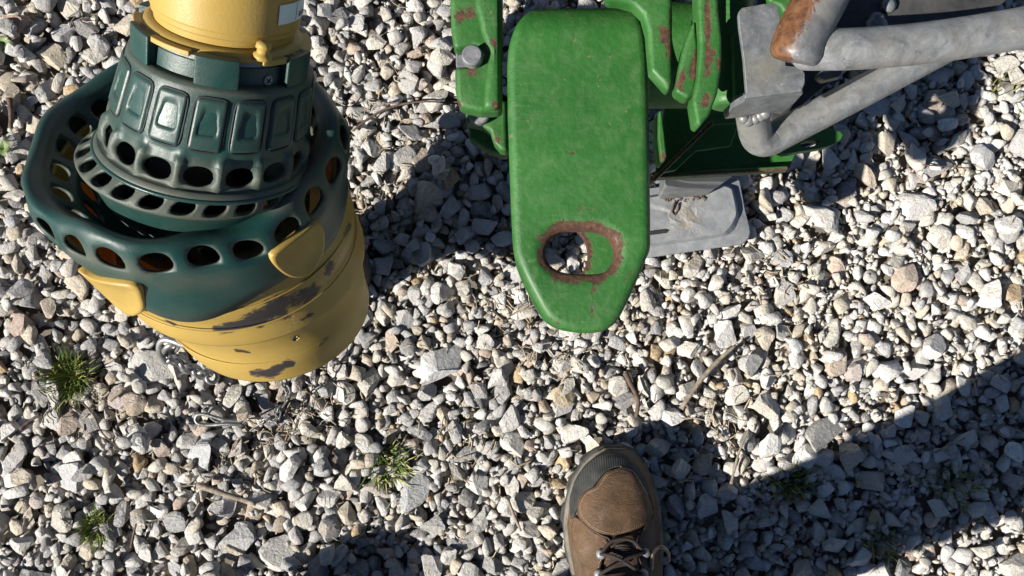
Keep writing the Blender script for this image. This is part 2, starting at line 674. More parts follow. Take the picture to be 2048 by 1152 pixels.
PALETTE = [((0.50, 0.488, 0.470), 26), ((0.62, 0.605, 0.58), 20), ((0.375, 0.372, 0.378), 17), ((0.25, 0.248, 0.252), 7),
           ((0.52, 0.455, 0.36), 11), ((0.45, 0.365, 0.295), 4), ((0.43, 0.37, 0.345), 2), ((0.46, 0.33, 0.18), 1.3), ((0.56, 0.53, 0.47), 15)]
PC = np.array([p[0] for p in PALETTE])
PWL = np.array([p[1] for p in PALETTE], float)
PWR = PWL * np.array([0.7, 2.0, 0.5, 0.35, 1.3, 0.9, 0.8, 1.6, 2.6])
PWL /= PWL.sum()
PWR /= PWR.sum()


def deposit(n, med, sig, lo, hi, cand, stones, sink=0.2):
    for _ in range(n):
        x = RNG.uniform(X0 + 0.03, X1 - 0.03)
        left = np.clip((0.25 - x) / 0.5, 0, 1)
        if med < 0.004 and RNG.random() < 0.45 * left:
            continue
        r = float(np.clip(med * (0.86 + 0.62 * left) * math.exp(RNG.normal() * sig), lo, hi))
        asp = RNG.uniform(0.52, 0.92)
        ra, rb, rc = r, r * asp, r * RNG.uniform(0.40, 0.62)
        yaw = RNG.uniform(0, math.pi)
        cy, sy = math.cos(yaw), math.sin(yaw)
        k = int(math.ceil(ra / RES))
        g = np.arange(-k, k + 1) * RES
        gx, gy = np.meshgrid(g, g)
        q = ((gx * cy + gy * sy) / ra) ** 2 + ((-gx * sy + gy * cy) / rb) ** 2
        ins = q < 1
        prof = np.where(ins, np.sqrt(np.maximum(1 - q, 0)), 0) * rc
        core = q < 0.72
        best = None
        for c in range(cand):
            if c:
                x = RNG.uniform(X0 + 0.03, X1 - 0.03) if c > 2 else x + RNG.normal() * 0.02
            y = RNG.uniform(Y0 + 0.03, Y1 - 0.03)
            i, j = int((y - Y0) / RES), int((x - X0) / RES)
            if i - k < 0 or j - k < 0 or i + k + 1 > GY or j + k + 1 > GX:
                continue
            pat = HM[i - k:i + k + 1, j - k:j + k + 1]
            z = float(np.quantile((pat + prof)[core], 0.82))
            if best is None or z < best[0]:
                best = (z, x, y, i, j, pat)
        if best is None:
            continue
        z, x, y, i, j, pat = best
        z -= rc * sink
        sid = len(stones)
        top = z + prof
        idp = IDM[i - k:i + k + 1, j - k:j + k + 1]
        m = ins & (top > pat)
        pat[m] = top[m]
        idp[m] = sid
        stones.append([x, y, z, ra, rb, rc, yaw])


stones = []
deposit(4600, 0.0071, 0.32, 0.004, 0.0140, 1, stones)
deposit(5000, 0.0067, 0.34, 0.004, 0.0150, 5, stones)
deposit(5000, 0.0061, 0.36, 0.0035, 0.0165, 6, stones, 0.3)
deposit(4000, 0.0042, 0.30, 0.0026, 0.0075, 7, stones, 0.3)
deposit(6500, 0.0027, 0.28, 0.0018, 0.0045, 7, stones, 0.3)
ST = np.array(stones)
inv = (slice(int((-0.30 - Y0) / RES), int((0.38 - Y0) / RES)), slice(int((-0.61 - X0) / RES), int((0.585 - X0) / RES)))
ZS = -float(np.quantile(HM[inv], 0.60))     # the middle of the gravel surface lies at height zero
ST[:, 2] += ZS
HM += ZS
vis_all = np.bincount(IDM[IDM >= 0].ravel(), minlength=len(ST))
vis_in = np.bincount(IDM[inv][IDM[inv] >= 0].ravel(), minlength=len(ST))


def ground_z(x, y):
    i, j = int((y - Y0) / RES), int((x - X0) / RES)
    if 0 <= i < GY and 0 <= j < GX:
        return float(HM[i, j])
    return -0.01


def hid(px, py):
    """photo areas that stand in front of the ground"""
    if 60 < px < 735 and 130 < py < 740 and (px - 400) ** 2 / 330 ** 2 + (py - 400) ** 2 / 330 ** 2 < 1:
        return True
    return (300 < px < 610 and py < 160) or (910 < px < 1460 and py < 230) or (1020 < px < 1300 and py < 640) or (1300 < px < 1560 and py < 500) or (1130 < px < 1310 and py > 920)


GROUND_Z = -0.040 + ZS
me = mesh('ground', [(-40, -40, GROUND_Z), (40, -40, GROUND_Z), (40, 40, GROUND_Z), (-40, 40, GROUND_Z)], [(0, 1, 2, 3)])
ground = link('ground', me, None, M_GROUND)
ground['kind'] = 'structure'
ground['label'] = 'loose grey limestone gravel over dark soil'

tints = np.empty((len(ST), 3))
for i in range(len(ST)):
    rgt = np.clip((ST[i, 0] + 0.05) / 0.35, 0, 1)
    w = PWL * (1 - rgt) + PWR * rgt
    tints[i] = np.minimum(PC[RNG.choice(len(PC), p=w)] * RNG.uniform(1.0, 1.30) * (0.87 + 0.13 * rgt), 0.76)
shapes3 = [stone_mesh('s', 3, 700 + k) for k in range(30)]
shapes2 = [stone_mesh('s', 2, 100 + k) for k in range(40)]
shapes1 = [stone_mesh('s', 1, 300 + k) for k in range(30)]
# a few stones the photograph singles out: pixel, semi-axes, yaw, colour, label
SPECIAL = [
    (850, 392, 0.021, 0.018, 0.4, (0.56, 0.50, 0.38), 'rounded tan stone between the shaft guard and the hitch'),
    (880, 728, 0.028, 0.022, 1.2, (0.56, 0.56, 0.56), 'large pale grey slab-like stone'),
    (1655, 862, 0.030, 0.014, 0.6, (0.44, 0.43, 0.41), 'long grey stone half in shadow'),
    (103, 113, 0.017, 0.015, 0.0, (0.52, 0.46, 0.34), 'rounded tan stone'),
    (40, 48, 0.014, 0.012, 0.3, (0.45, 0.30, 0.22), 'rounded orange tan stone'),
    (305, 735, 0.026, 0.017, 2.2, (0.50, 0.49, 0.46), 'long mottled grey stone beside the chain'),
    (1128, 793, 0.014, 0.012, 0.2, (0.50, 0.41, 0.26), 'rounded ochre stone'),
    (405, 910, 0.021, 0.017, 0.9, (0.46, 0.47, 0.49), 'large blue grey stone'),
    (140, 958, 0.022, 0.019, 0.4, (0.47, 0.47, 0.48), 'large speckled grey stone'),
    (830, 985, 0.024, 0.014, 0.9, (0.40, 0.41, 0.42), 'long dark grey stone'),
    (1640, 435, 0.026, 0.014, 2.5, (0.55, 0.53, 0.50), 'pale oblong stone'),
    (1835, 418, 0.024, 0.019, 0.0, (0.66, 0.65, 0.63), 'bright white angular stone'),
    (1760, 205, 0.020, 0.016, 0.9, (0.40, 0.41, 0.44), 'blue grey stone in the hitch shadow'),
    (475, 1085, 0.020, 0.015, 0.8, (0.44, 0.44, 0.45), 'dark grey wedge stone'),
    (555, 1110, 0.023, 0.019, 0.5, (0.52, 0.51, 0.49), 'broad grey stone with flat top'),
    (40, 650, 0.019, 0.015, 2.4, (0.40, 0.30, 0.25), 'reddish brown stone'),
]
for k, (px, py, ra, rb, yaw, c, lab) in enumerate(SPECIAL):
    q = P(px, py, 0.004)
    d = np.hypot(ST[:, 0] - q.x, ST[:, 1] - q.y)
    near = (d < 0.8 * rb) & (ST[:, 2] > -0.02)
    vis_all[near] = 0
    vis_in[near] = 0
    rc = rb * 0.62
    i, j = int((q.y - Y0) / RES), int((q.x - X0) / RES)
    kk = int(rb / RES)
    z = float(np.quantile(HM[i - kk:i + kk, j - kk:j + kk], 0.5)) - 0.1 * rc
    ST = np.vstack([ST, [q.x, q.y, z, ra, rb, rc, yaw]])
    tints = np.vstack([tints, c])
    vis_all = np.r_[vis_all, 10 ** 6 - k]
    vis_in = np.r_[vis_in, 10 ** 6 - k]
NSP = len(SPECIAL)
score = vis_in.copy()
for i in range(len(ST)):
    if score[i] and i < len(ST) - NSP and hid(*proj((ST[i, 0], ST[i, 1], ST[i, 2]))):
        score[i] = 0
order = np.argsort(-score)
singles = [int(i) for i in order[:296] if score[i] > 0]
single_set = set(singles)
stone_me = [mesh_of('stone', co, fc) for co, fc in shapes3]
for me in stone_me:
    me.materials.append(M_STONE_OBJ)


def stone_matrix(i):
    x, y, z, ra, rb, rc, yaw = ST[i]
    r = np.random.default_rng(5000 + i)
    t = 0.30 if ra < 0.02 else 0.16
    rot = Matrix.Rotation(yaw, 4, 'Z') @ Matrix.Rotation(r.normal() * t, 4, 'X') @ Matrix.Rotation(r.normal() * t, 4, 'Y')
    return Matrix.Translation((x, y, z)) @ rot @ Matrix.Diagonal((ra * 1.04, rb * 1.04, rc * 1.02, 1))


for i in singles:
    o = bpy.data.objects.new('stone', stone_me[i % len(stone_me)])
    COL.objects.link(o)
    o.parent = ground
    o.matrix_local = stone_matrix(i)
    o.color = (*tints[i], 1)
    if i >= len(ST) - NSP:
        o['label'] = SPECIAL[i - (len(ST) - NSP)][6]

VV, FF, TT, base = [], [], [], 0
for i in range(len(ST)):
    if i in single_set or vis_all[i] < 3:
        continue
    co, fc = (shapes2[i % 40] if ST[i, 3] > 0.0062 else shapes1[i % 30])
    mt = np.array(stone_matrix(i))
    v = co @ mt[:3, :3].T + mt[:3, 3]
    VV.append(v)
    FF.append(np.array(fc) + base)
    TT.append(np.repeat(tints[i][None], len(v), 0))
    base += len(v)
VV, FF, TT = np.vstack(VV), np.vstack(FF), np.vstack(TT)
me = bpy.data.meshes.new('gravel')
me.vertices.add(len(VV))
me.vertices.foreach_set('co', VV.astype(np.float32).ravel())
me.loops.add(len(FF) * 3)
me.loops.foreach_set('vertex_index', FF.astype(np.int32).ravel())
me.polygons.add(len(FF))
me.polygons.foreach_set('loop_start', np.arange(0, len(FF) * 3, 3, dtype=np.int32))
me.update(calc_edges=True)
a = me.attributes.new('tint', 'FLOAT_COLOR', 'POINT')
a.data.foreach_set('color', np.c_[TT, np.ones(len(TT))].astype(np.float32).ravel())
me.materials.append(M_STONE_MIX)
gravel = bpy.data.objects.new('gravel', me)
COL.objects.link(gravel)
gravel.parent = ground
gravel['kind'] = 'stuff'
gravel['label'] = 'small crushed grey and cream gravel between the larger stones'
# the same gravel goes on round the part in view
for ix in (-1, 0, 1):
    for iy in (-1, 0, 1):
        if ix or iy:
            o = gravel.copy()
            COL.objects.link(o)
            o.location = (ix * (X1 - X0 - 0.075), iy * (Y1 - Y0 - 0.075), 0.0)


# ------------------------------------------------------------------ drive shaft guard (bell, boot, neck, tube)
A_B = Vector((0.078, 0.605, 0.792)).normalized()      # axis of the bell at its mouth
A_E = Vector((0.038, 0.604, 0.796)).normalized()    # and at its narrow end
C_B = Vector((-0.2652, 0.1340, 0.3267))             # centre of its mouth
C_E = Vector((-0.2398, 0.0231, 0.1675))             # centre of the narrow end
KS = 0.915                                          # size of the guard
A_N = Vector((0.247, 0.793, 0.557)).normalized()    # axis of the neck and tube
C_N = Vector((-0.2288, 0.1318, 0.3577))


def ring_frame(a):
    u = Vector((1, 0, 0))
    u = (u - a * u.dot(a)).normalized()
    return u, a.cross(u)


def bell_ring(d, r, dx=0.0):
    f = -d / 0.231
    c = C_B + A_B * (d * KS) if f < 0 else C_B.lerp(C_E, f)
    return (c + Vector((dx, 0, 0)), A_B.lerp(A_E, min(max(f, 0), 1)).normalized(), r * KS)


def solid_in(o, t, L):
    """thickness on the inner side of a lofted wall"""
    p = o.data.polygons[len(o.data.polygons) // 2]
    off = Vector((0, 0, 0))
    q = o
    while q.parent is not None:
        q = q.parent
        off += q.location
    c = L.ring((len(L.R) - 1) / 2)[0]
    return solid(o, t, -1.0 if p.normal.dot(p.center + off - c) > 0 else 1.0)


def neck_c(s):
    """centre line of the neck: it leans a little to the left at its foot"""
    return C_N + A_N * (s * KS) + Vector((-0.0085 * min(max(1 - s / 0.078, 0), 1.2), 0, 0))


def neck_ring(s, r, sh=(0, 0, 0)):
    return (neck_c(s) + Vector(sh), A_N, r * KS)


def sstep(x, a, b):
    t = min(max((x - a) / (b - a), 0), 1)
    return t * t * (3 - 2 * t)


class Loft:
    """smooth surface through a list of rings; v counts rings"""
    def __init__(self, rings):
        self.R = rings

    def ring(self, v):
        n = len(self.R)
        i = min(max(int(math.floor(v)), 0), n - 2)
        t = v - i
        g = [self.R[min(max(i + k, 0), n - 1)] for k in (-1, 0, 1, 2)]

        def cr(a, b, c, d):
            return 0.5 * ((2 * b) + (c - a) * t + (2 * a - 5 * b + 4 * c - d) * t * t + (3 * b - a - 3 * c + d) * t ** 3)
        c = cr(*[q[0] for q in g])
        a = cr(*[q[1] for q in g]).normalized()
        r = cr(*[q[2] for q in g])
        return c, a, r

    def __call__(self, th, v, off=0.0):
        c, a, r = self.ring(v)
        u, w = ring_frame(a)
        return c + (u * math.cos(th) + w * math.sin(th)) * (r + off)


def find_on(L, px, py, v0, v1, up=None):
    """surface parameters that project to a pixel (the visible one)"""
    best = None
    for i in range(241):
        th = -math.pi + 2 * math.pi * i / 240
        for j in range(41):
            v = v0 + (v1 - v0) * j / 40
            p = L(th, v)
            q = proj(p)
            d = (q[0] - px) ** 2 + (q[1] - py) ** 2 - p.z * 50
            if best is None or d < best[0]:
                best = (d, th, v)
    return best[1], best[2]


def loft_grid(L, vs, nt, fn=None):
    V, Fc = [], []
    for v in vs:
        for j in range(nt):
            th = 2 * math.pi * j / nt
            V.append(fn(th, v) if fn else L(th, v))
    for i in range(len(vs) - 1):
        for j in range(nt):
            k = (j + 1) % nt
            Fc.append((i * nt + j, i * nt + k, (i + 1) * nt + k, (i + 1) * nt + j))
    return V, Fc


def holed_mesh(name, L, segs, nh, nsub=6, fn=None):
    """segs: list of (v0, v1, rows or 0, hole half width, half height, phase); same theta division everywhere"""
    nt = nh * nsub
    V, Fc = [], []

    def S(th, v):
        return fn(th, v) if fn else L(th, v)

    def quad_strip(v0, v1, rows, ph):
        b = len(V)
        for i in range(rows + 1):
            v = v0 + (v1 - v0) * i / rows
            for j in range(nt):
                V.append(S(2 * math.pi * (j / nsub + ph) / nh, v))
        for i in range(rows):
            for j in range(nt):
                k = (j + 1) % nt
                Fc.append((b + i * nt + j, b + i * nt + k, b + (i + 1) * nt + k, b + (i + 1) * nt + j))
    for (v0, v1, rows, hw, hh, ph) in segs:
        if rows:
            quad_strip(v0, v1, rows, ph)
            continue
        ns = 4
        for h in range(nh):
            brd = []
            for i in range(nsub):
                brd.append((i / nsub, 0))
            for i in range(ns):
                brd.append((1, i / ns))
            for i in range(nsub):
                brd.append((1 - i / nsub, 1))
            for i in range(ns):
                brd.append((0, 1 - i / ns))
            n = len(brd)
            rings = []
            for f in (0.0, 0.5, 1.0):
                rg = []
                for (u, w) in brd:
                    a = math.atan2((w - .5), (u - .5))
                    e = (0.5 + hw * math.cos(a), 0.5 + hh * math.sin(a))
                    uu, ww = u + (e[0] - u) * f, w + (e[1] - w) * f
                    rg.append(len(V))
                    V.append(S(2 * math.pi * (h + uu + ph) / nh, v0 + (v1 - v0) * ww))
                rings.append(rg)
            for q in range(2):
                for i in range(n):
                    k = (i + 1) % n
                    Fc.append((rings[q][i], rings[q][k], rings[q + 1][k], rings[q + 1][i]))
    me = mesh(name, V, Fc)
    bm = bmesh.new()
    bm.from_mesh(me)
    bpy.data.meshes.remove(me)
    bmesh.ops.remove_doubles(bm, verts=bm.verts, dist=2e-5)
    return bm_mesh(name, bm)


def set_attr(me, name, f):
    at = me.attributes.new(name, 'FLOAT', 'POINT')
    at.data.foreach_set('value', [float(f(v.co)) for v in me.vertices])


def segd(p, a, b):
    p, a, b = np.array(p, float), np.array(a, float), np.array(b, float)
    t = np.clip(np.dot(p - a, b - a) / max(np.dot(b - a, b - a), 1e-9), 0, 1)
    return float(np.linalg.norm(p - a - t * (b - a)))


pto = thing('drive_shaft_guard', (C_B.x, C_B.y - 0.10, 0.02),
            'yellow and dark green plastic drive shaft guard with perforated folded boot', 'shaft guard')


def rs(d):
    return 0.1228 + 0.078 * d


# --- yellow bell: an outer sleeve over a narrower inner cone
SL = Loft([bell_ring(d, rs(d)) for d in np.linspace(-0.022, -0.148, 8)])
MARKS = [((445, 658), (500, 645), 13), ((500, 640), (565, 622), 17), ((540, 612), (605, 592), 16), ((612, 590), (628, 578), 13), ((655, 545), (664, 528), 9), ((505, 745), (545, 748), 8), ((545, 745), (580, 725), 9),
         ((430, 657), (520, 650), 6), ((690, 470), (700, 450), 5), ((470, 700), (500, 705), 3), ((640, 690), (655, 676), 4), ((330, 640), (352, 650), 3), ((600, 640), (625, 628), 4)]


def wear_f(co):
    p = proj(co)
    return max(1 - segd(p, a, b) / (1.7 * w) for a, b, w in MARKS)


def scr_f(co):
    p = proj(co)
    return max(1 - segd(p, (480, 610), (530, 570)) / 34, 1 - segd(p, (590, 600), (590, 660)) / 18, 0) * 1.3


V, Fc = loft_grid(SL, np.linspace(0, 7, 42), 180, lambda th, v: SL(th, v, 0.0016 * math.sin(v * 2.1 + 0.4 * math.sin(th * 3)) + 0.002 * math.sin(th * 2 + 1.0) * v / 7))
me = mesh('bell_sleeve', V, Fc)
set_attr(me, 'wear', wear_f)
set_attr(me, 'scratch', scr_f)
o = link('bell_sleeve', me, pto, M_YELLOW, True)
solid_in(o, 0.004, SL)
IC = Loft([bell_ring(d, rs(d) - 0.0072) for d in np.linspace(-0.115, -0.240, 8)])
V, Fc = loft_grid(IC, np.linspace(0, 7, 42), 180, lambda th, v: IC(th, v, 0.0012 * math.sin(v * 1.7 + th)))
me = mesh('bell_cone', V, Fc)
set_attr(me, 'wear', wear_f)
set_attr(me, 'scratch', scr_f)
o = link('bell_cone', me, pto, M_YELLOW, True)
solid_in(o, 0.004, IC)
# mould seams round sleeve and cone
for LL, vv in ((SL, 3.4), (SL, 5.2), (IC, 4.6)):
    V = [LL(2 * math.pi * i / 120, vv, 0.0012 if LL is SL else 0.0004) for i in range(120)]
    link('mould_seam', tube_mesh('mould_seam', V + [V[0]], 0.0007, 6, False), pto, M_YELLOW, True)
# small torn hole in the cone: a dark nick with a curled lip
th, v = find_on(IC, 591, 674, 0, 7)
q = IC(th, v, 0.0006)
nrm = (q - IC.ring(v)[0]).normalized()
me = lathe_mesh('puncture', q, nrm, [(0, 0.0034), (0.0006, 0.0030)], 9)
link('puncture', me, pto, M_BLACK)
me = tube_mesh('torn_lip', [IC(th + 0.035 * math.cos(a), v + 0.16 * math.sin(a), 0.0012) for a in np.linspace(-1.2, 1.6, 9)], 0.0009, 6)
link('torn_lip', me, pto, M_YELLOW, True)

# --- dark green boot folded over the bell mouth
NSH = (-0.0085, -0.001, -0.003)
BR = [bell_ring(-0.060, rs(-0.060) + 0.0040), bell_ring(-0.034, 0.1252), bell_ring(-0.022, 0.1266), bell_ring(-0.014, 0.1268),
      bell_ring(0.009, 0.1226), bell_ring(0.0135, 0.1180), bell_ring(0.0110, 0.1125), bell_ring(0.006, 0.1085),
      bell_ring(-0.014, 0.0960), bell_ring(-0.018, 0.0945), bell_ring(-0.048, 0.0880), bell_ring(-0.078, 0.0800), bell_ring(-0.076, 0.0700, 0.004),
      neck_ring(-0.046, 0.0640, NSH), neck_ring(-0.016, 0.0800, NSH), neck_ring(-0.0125, 0.0865, NSH),
      neck_ring(-0.0025, 0.0790, (-0.002, -0.001, -0.001)), neck_ring(0.0015, 0.0760)]
BL = Loft(BR)


def boot_fn(th, v):
    p = BL(th, v)
    w = 0.0024 * math.sin(3 * th + 0.7) + 0.0020 * math.sin(5 * th + v * 0.8) + 0.0012 * math.sin(9 * th)
    k = math.exp(-((v - 4.8) / 2.4) ** 2)
    c, a, r = BL.ring(v)
    rad = (p - c).normalized()
    p = p + a * (w * k * 1.3) + rad * (0.0022 * k * math.sin(7 * th + 0.5))
    # pinched lips between the holes
    x = (th * 23 / (2 * math.pi)) % 1.0
    p = p + rad * (0.0016 * math.exp(-((v - 3.5) / 0.55) ** 2) * math.cos(2 * math.pi * x))
    # on the right the mouth stands up beside the neck
    up_ = math.exp(-(((th - 0.45 + math.pi) % (2 * math.pi) - math.pi) / 0.62) ** 2)
    kk = sstep(v, 0.6, 3.0) * (1 - sstep(v, 7.0, 11.0))
    p = p + a * (0.012 * up_ * kk) + rad * (0.007 * up_ * kk)
    if v < 1.0:
        # uneven hem on the outside of the bell
        p = p + A_B * ((1 - v) * (0.014 * math.sin(2 * th + 1.2) + 0.008 * math.sin(5 * th)))
    # the near right part of the fold sags inward
    sag = math.exp(-(((th + 1.05 + math.pi) % (2 * math.pi) - math.pi) / 0.42) ** 2) * math.exp(-((v - 6.0) / 2.0) ** 2)
    c, a, r = BL.ring(v)
    return p + (c - p).normalized() * (0.012 * sag) + A_B * (-0.004 * sag)


me = holed_mesh('boot', BL, [(0, 3, 8, 0, 0, 0), (3, 4, 0, 0.36, 0.40, 0), (4, 7, 9, 0, 0, 0), (7, 8, 0, 0.35, 0.36, 0), (8, 9, 2, 0, 0, 0), (9, 10, 0, 0.35, 0.36, 0),
                             (10, 13, 7, 0, 0, 0), (13, 15, 6, 0, 0, 0.4), (15, 16, 0, 0.36, 0.40, 0.4), (16, 17, 3, 0, 0, 0.4)], 23, 6, boot_fn)


def boot_dust(co):
    d = (co - C_N - Vector(NSH))
    r = (d - A_N * d.dot(A_N)).length
    s = d.dot(A_N) / KS
    r /= KS
    k = 0.0
    if -0.03 < s < 0.02 and r < 0.099:
        k = 0.55 * sstep(s, -0.022, -0.014)
    p = proj(co)
    k = max(k, 0.6 * (1 - segd(p, (150, 505), (300, 545)) / 26), 0.35 * (1 - segd(p, (330, 560), (460, 560)) / 30))
    return max(k, 0)


cnt = np.zeros(len(me.edges), int)
ek = {tuple(sorted(e.vertices)): i for i, e in enumerate(me.edges)}
for pl in me.polygons:
    for e in pl.edge_keys:
        cnt[ek[tuple(sorted(e))]] += 1
rim_v = set()
for e, c in zip(me.edges, cnt):
    if c == 1:
        rim_v.update(e.vertices)
RIMCO = {tuple(round(x, 6) for x in me.vertices[i].co) for i in rim_v}
set_attr(me, 'dust', lambda co: max(boot_dust(co), 0.42 if tuple(round(x, 6) for x in co) in RIMCO else 0.0))  # pale highlight on the lips of the holes put in with the dust
o = link('boot', me, pto, M_DKGREEN, True)
solid(o, 0.0030, 0.0)
# raised line that runs round the inside of the fold
V = [boot_fn(2 * math.pi * i / 120, 6.45) for i in range(120)]
me = tube_mesh('crease_ring', V + [V[0]], 0.0011, 6, False)
link('crease_ring', me, pto, M_DKGREEN, True)

# --- neck with moulded pads
NR = [neck_ring(-0.006, 0.0800), neck_ring(-0.002, 0.0828), neck_ring(0.002, 0.0805), neck_ring(0.004, 0.0785), neck_ring(0.022, 0.0755), neck_ring(0.029, 0.0742),
      neck_ring(0.050, 0.0722), neck_ring(0.073, 0.0685), neck_ring(0.0775, 0.0670), neck_ring(0.0795, 0.0635), neck_ring(0.0795, 0.0585)]
NL = Loft(NR)
NPAD = 16


def neck_fn(th, v):
    p = NL(th, v)
    # flutes between the holes
    if 2.5 < v < 5.2:
        c, a, r = NL.ring(v)
        x = (th * NPAD / (2 * math.pi)) % 1.0
        f = math.exp(-((min(x, 1 - x)) / 0.10) ** 2) * math.sin((v - 2.5) / 2.7 * math.pi)
        p = p + (p - c).normalized() * (0.0052 * f - 0.0016)
    return p


me = holed_mesh('neck', NL, [(0, 3, 9, 0, 0, 0), (3, 4, 0, 0.36, 0.42, 0), (4, 10, 24, 0, 0, 0)], NPAD, 10, neck_fn)


def neck_dust(co):
    d = (co - C_N)
    s = d.dot(A_N) / KS
    k = 0.52 * (1 - sstep(s, 0.010, 0.034))
    k = max(k, 0.5 * sstep(s, 0.070, 0.078))
    return k


set_attr(me, 'dust', neck_dust)
neck = link('neck', me, pto, M_DKGREEN, True)
V = [neck_c(-0.0035) + (ring_frame(A_N)[0] * math.cos(t) + ring_frame(A_N)[1] * math.sin(t)) * (0.0828 * KS) for t in np.linspace(0, 2 * math.pi, 120, endpoint=False)]
link('neck_ridge', tube_mesh('neck_ridge', V + [V[0]], 0.0017, 8, False), pto, M_DKGREEN, True)
solid(neck, 0.0035)


def pad_mesh(k):
    th0 = 2 * math.pi * (k + 0.5) / NPAD
    nu, nv = 16, 22
    V, Fc = [], []
    hw = 2 * math.pi / NPAD * 0.41
    for i in range(nv + 1):
        for j in range(nu + 1):
            u, w = 2 * j / nu - 1, 2 * i / nv - 1          # w: -1 lower end, +1 upper end
            # rounded rectangle
            qx, qy = max(abs(u) - 0.72, 0) / 0.28, max(abs(w) - 0.84, 0) / 0.16
            e = math.hypot(qx, qy)
            if e > 1:
                u2, w2 = u, w
                s = 1 / e
                u2 = math.copysign(0.72 + (abs(u) - 0.72) * s, u) if abs(u) > 0.72 else u
                w2 = math.copysign(0.84 + (abs(w) - 0.84) * s, w) if abs(w) > 0.84 else w
                u, w = u2, w2
                e = 1
            h = 0.0024 * (1 - sstep(e, 0.72, 1.0)) - 0.0006
            # wedge pocket pressed into the pad, deepest at its lower end
            t = (w + 0.42) / 1.15
            if 0 < t < 1:
                wid = 0.30 + 0.18 * (1 - t)
                dep = 0.0052 * (1 - t) ** 0.8
                h -= dep * (1 - sstep(abs(u), wid, wid + 0.16)) * sstep(t, 0.0, 0.14)
            s = 0.0525 + w * 0.0195
            r = 0.0746 - (s - 0.029) * (0.0061 / 0.044)
            uu, ww = ring_frame(A_N)
            th = th0 + u * hw
            V.append(neck_c(s) + (uu * math.cos(th) + ww * math.sin(th)) * ((r + h) * KS))
    for i in range(nv):
        for j in range(nu):
            a = i * (nu + 1) + j
            Fc.append((a, a + 1, a + nu + 2, a + nu + 1))
    return mesh('pad', V, Fc)


for k in range(NPAD):
    me = pad_mesh(k)
    set_attr(me, 'dust', lambda co: 0.10)
    link('pad', me, neck, M_DKGREEN, True)
    # black tube for the groove round the pad, its shade put in as colour
    th0 = 2 * math.pi * (k + 0.5) / NPAD
    loop = []
    for t in np.linspace(0, 2 * math.pi, 40, endpoint=False):
        cx, sx = math.cos(t), math.sin(t)
        u = math.copysign(abs(cx) ** 0.42, cx)
        w = math.copysign(abs(sx) ** 0.30, sx)
        s = 0.0525 + w * 0.0199
        r = 0.0746 - (s - 0.029) * (0.0061 / 0.044)
        th = th0 + u * 2 * math.pi / NPAD * 0.42
        loop.append(neck_c(s) + (ring_frame(A_N)[0] * math.cos(th) + ring_frame(A_N)[1] * math.sin(th)) * ((r + 0.0002) * KS))
    link('pad_groove_shade', tube_mesh('pad_groove_shade', loop + [loop[0]], 0.00085, 6, False), neck, M_BLACK, True)

# --- collar under the tube, its blocks, metal ring, yellow flange, tube
me = lathe_mesh('collar', C_N, A_N, [(a * KS, b * KS) for a, b in [(0.072, 0.050), (0.0765, 0.0595), (0.093, 0.0585), (0.0935, 0.050)]], 96, False)
o = link('collar', me, pto, M_DKGREEN)
bevel(o, 0.0008)
UN, WN = ring_frame(A_N)


def arc_block(name, th0, th1, s0, s1, r0, r1, n, parent, mat, bev=0.0012):
    V, Fc = [], []
    for i in range(n + 1):
        th = th0 + (th1 - th0) * i / n
        e = UN * math.cos(th) + WN * math.sin(th)
        for s, r in ((s0, r0), (s0, r1), (s1, r1), (s1, r0)):
            V.append(C_N + A_N * (s * KS) + e * (r * KS))
    for i in range(n):
        for j in range(4):
            k = (j + 1) % 4
            Fc.append((i * 4 + j, i * 4 + k, i * 4 + 4 + k, i * 4 + 4 + j))
    Fc += [(0, 1, 2, 3), (n * 4 + 3, n * 4 + 2, n * 4 + 1, n * 4)]
    me = mesh(name, V, Fc)
    bm = bmesh.new()
    bm.from_mesh(me)
    o = link(name, bm_mesh(name, bm), parent, mat)
    bpy.data.meshes.remove(me)
    return bevel(o, bev)


for k in range(6):
    t0 = math.radians(-152 + 60 * k)
    arc_block('collar_block', t0, t0 + math.radians(27), 0.0785, 0.1005, 0.057, 0.0665, 8, pto, M_DKGREEN)
me = lathe_mesh('bearing_ring', C_N, A_N, [(a * KS, b * KS) for a, b in [(0.0925, 0.048), (0.0925, 0.0575), (0.0962, 0.0575), (0.0962, 0.048)]], 96, False)
link('bearing_ring', me, pto, M_GALV)
for k in range(3):
    t0 = math.radians(-170 + 120 * k)
    arc_block('flange', t0, t0 + math.radians(88 if k else 74), 0.0965, 0.1005, 0.045, 0.0640, 22, pto, M_YELLOW, 0.0008)
me = lathe_mesh('flange_ring', C_N, A_N, [(a * KS, b * KS) for a, b in [(0.0968, 0.045), (0.0968, 0.0590), (0.1002, 0.0588), (0.1035, 0.0535), (0.1035, 0.045)]], 96, False)
link('flange_ring', me, pto, M_YELLOW, True)
me = lathe_mesh('tube', C_N, A_N, [(a * KS, b * KS) for a, b in [(0.100, 0.040), (0.1015, 0.0500), (0.1085, 0.0508), (0.1100, 0.0525), (0.1135, 0.0528), (0.1150, 0.0538), (0.128, 0.0540), (0.40, 0.0545), (0.62, 0.0545), (0.62, 0.040)]], 96, False)
tube = link('tube', me, pto, M_YELLOW, True)
m = tube.modifiers.new('edge', 'EDGE_SPLIT')
m.split_angle = math.radians(28)


def on_neck(th, s, r):
    return C_N + A_N * (s * KS) + (UN * math.cos(th) + WN * math.sin(th)) * (r * KS)


def neck_find(px, py, s0, s1, r):
    best = None
    for i in range(361):
        th = -math.pi + i * math.pi / 180
        for j in range(31):
            s = s0 + (s1 - s0) * j / 30
            p = on_neck(th, s, r)
            q = proj(p)
            d = (q[0] - px) ** 2 + (q[1] - py) ** 2 - p.z * 200
            if best is None or d < best[0]:
                best = (d, th, s)
    return best[1], best[2]


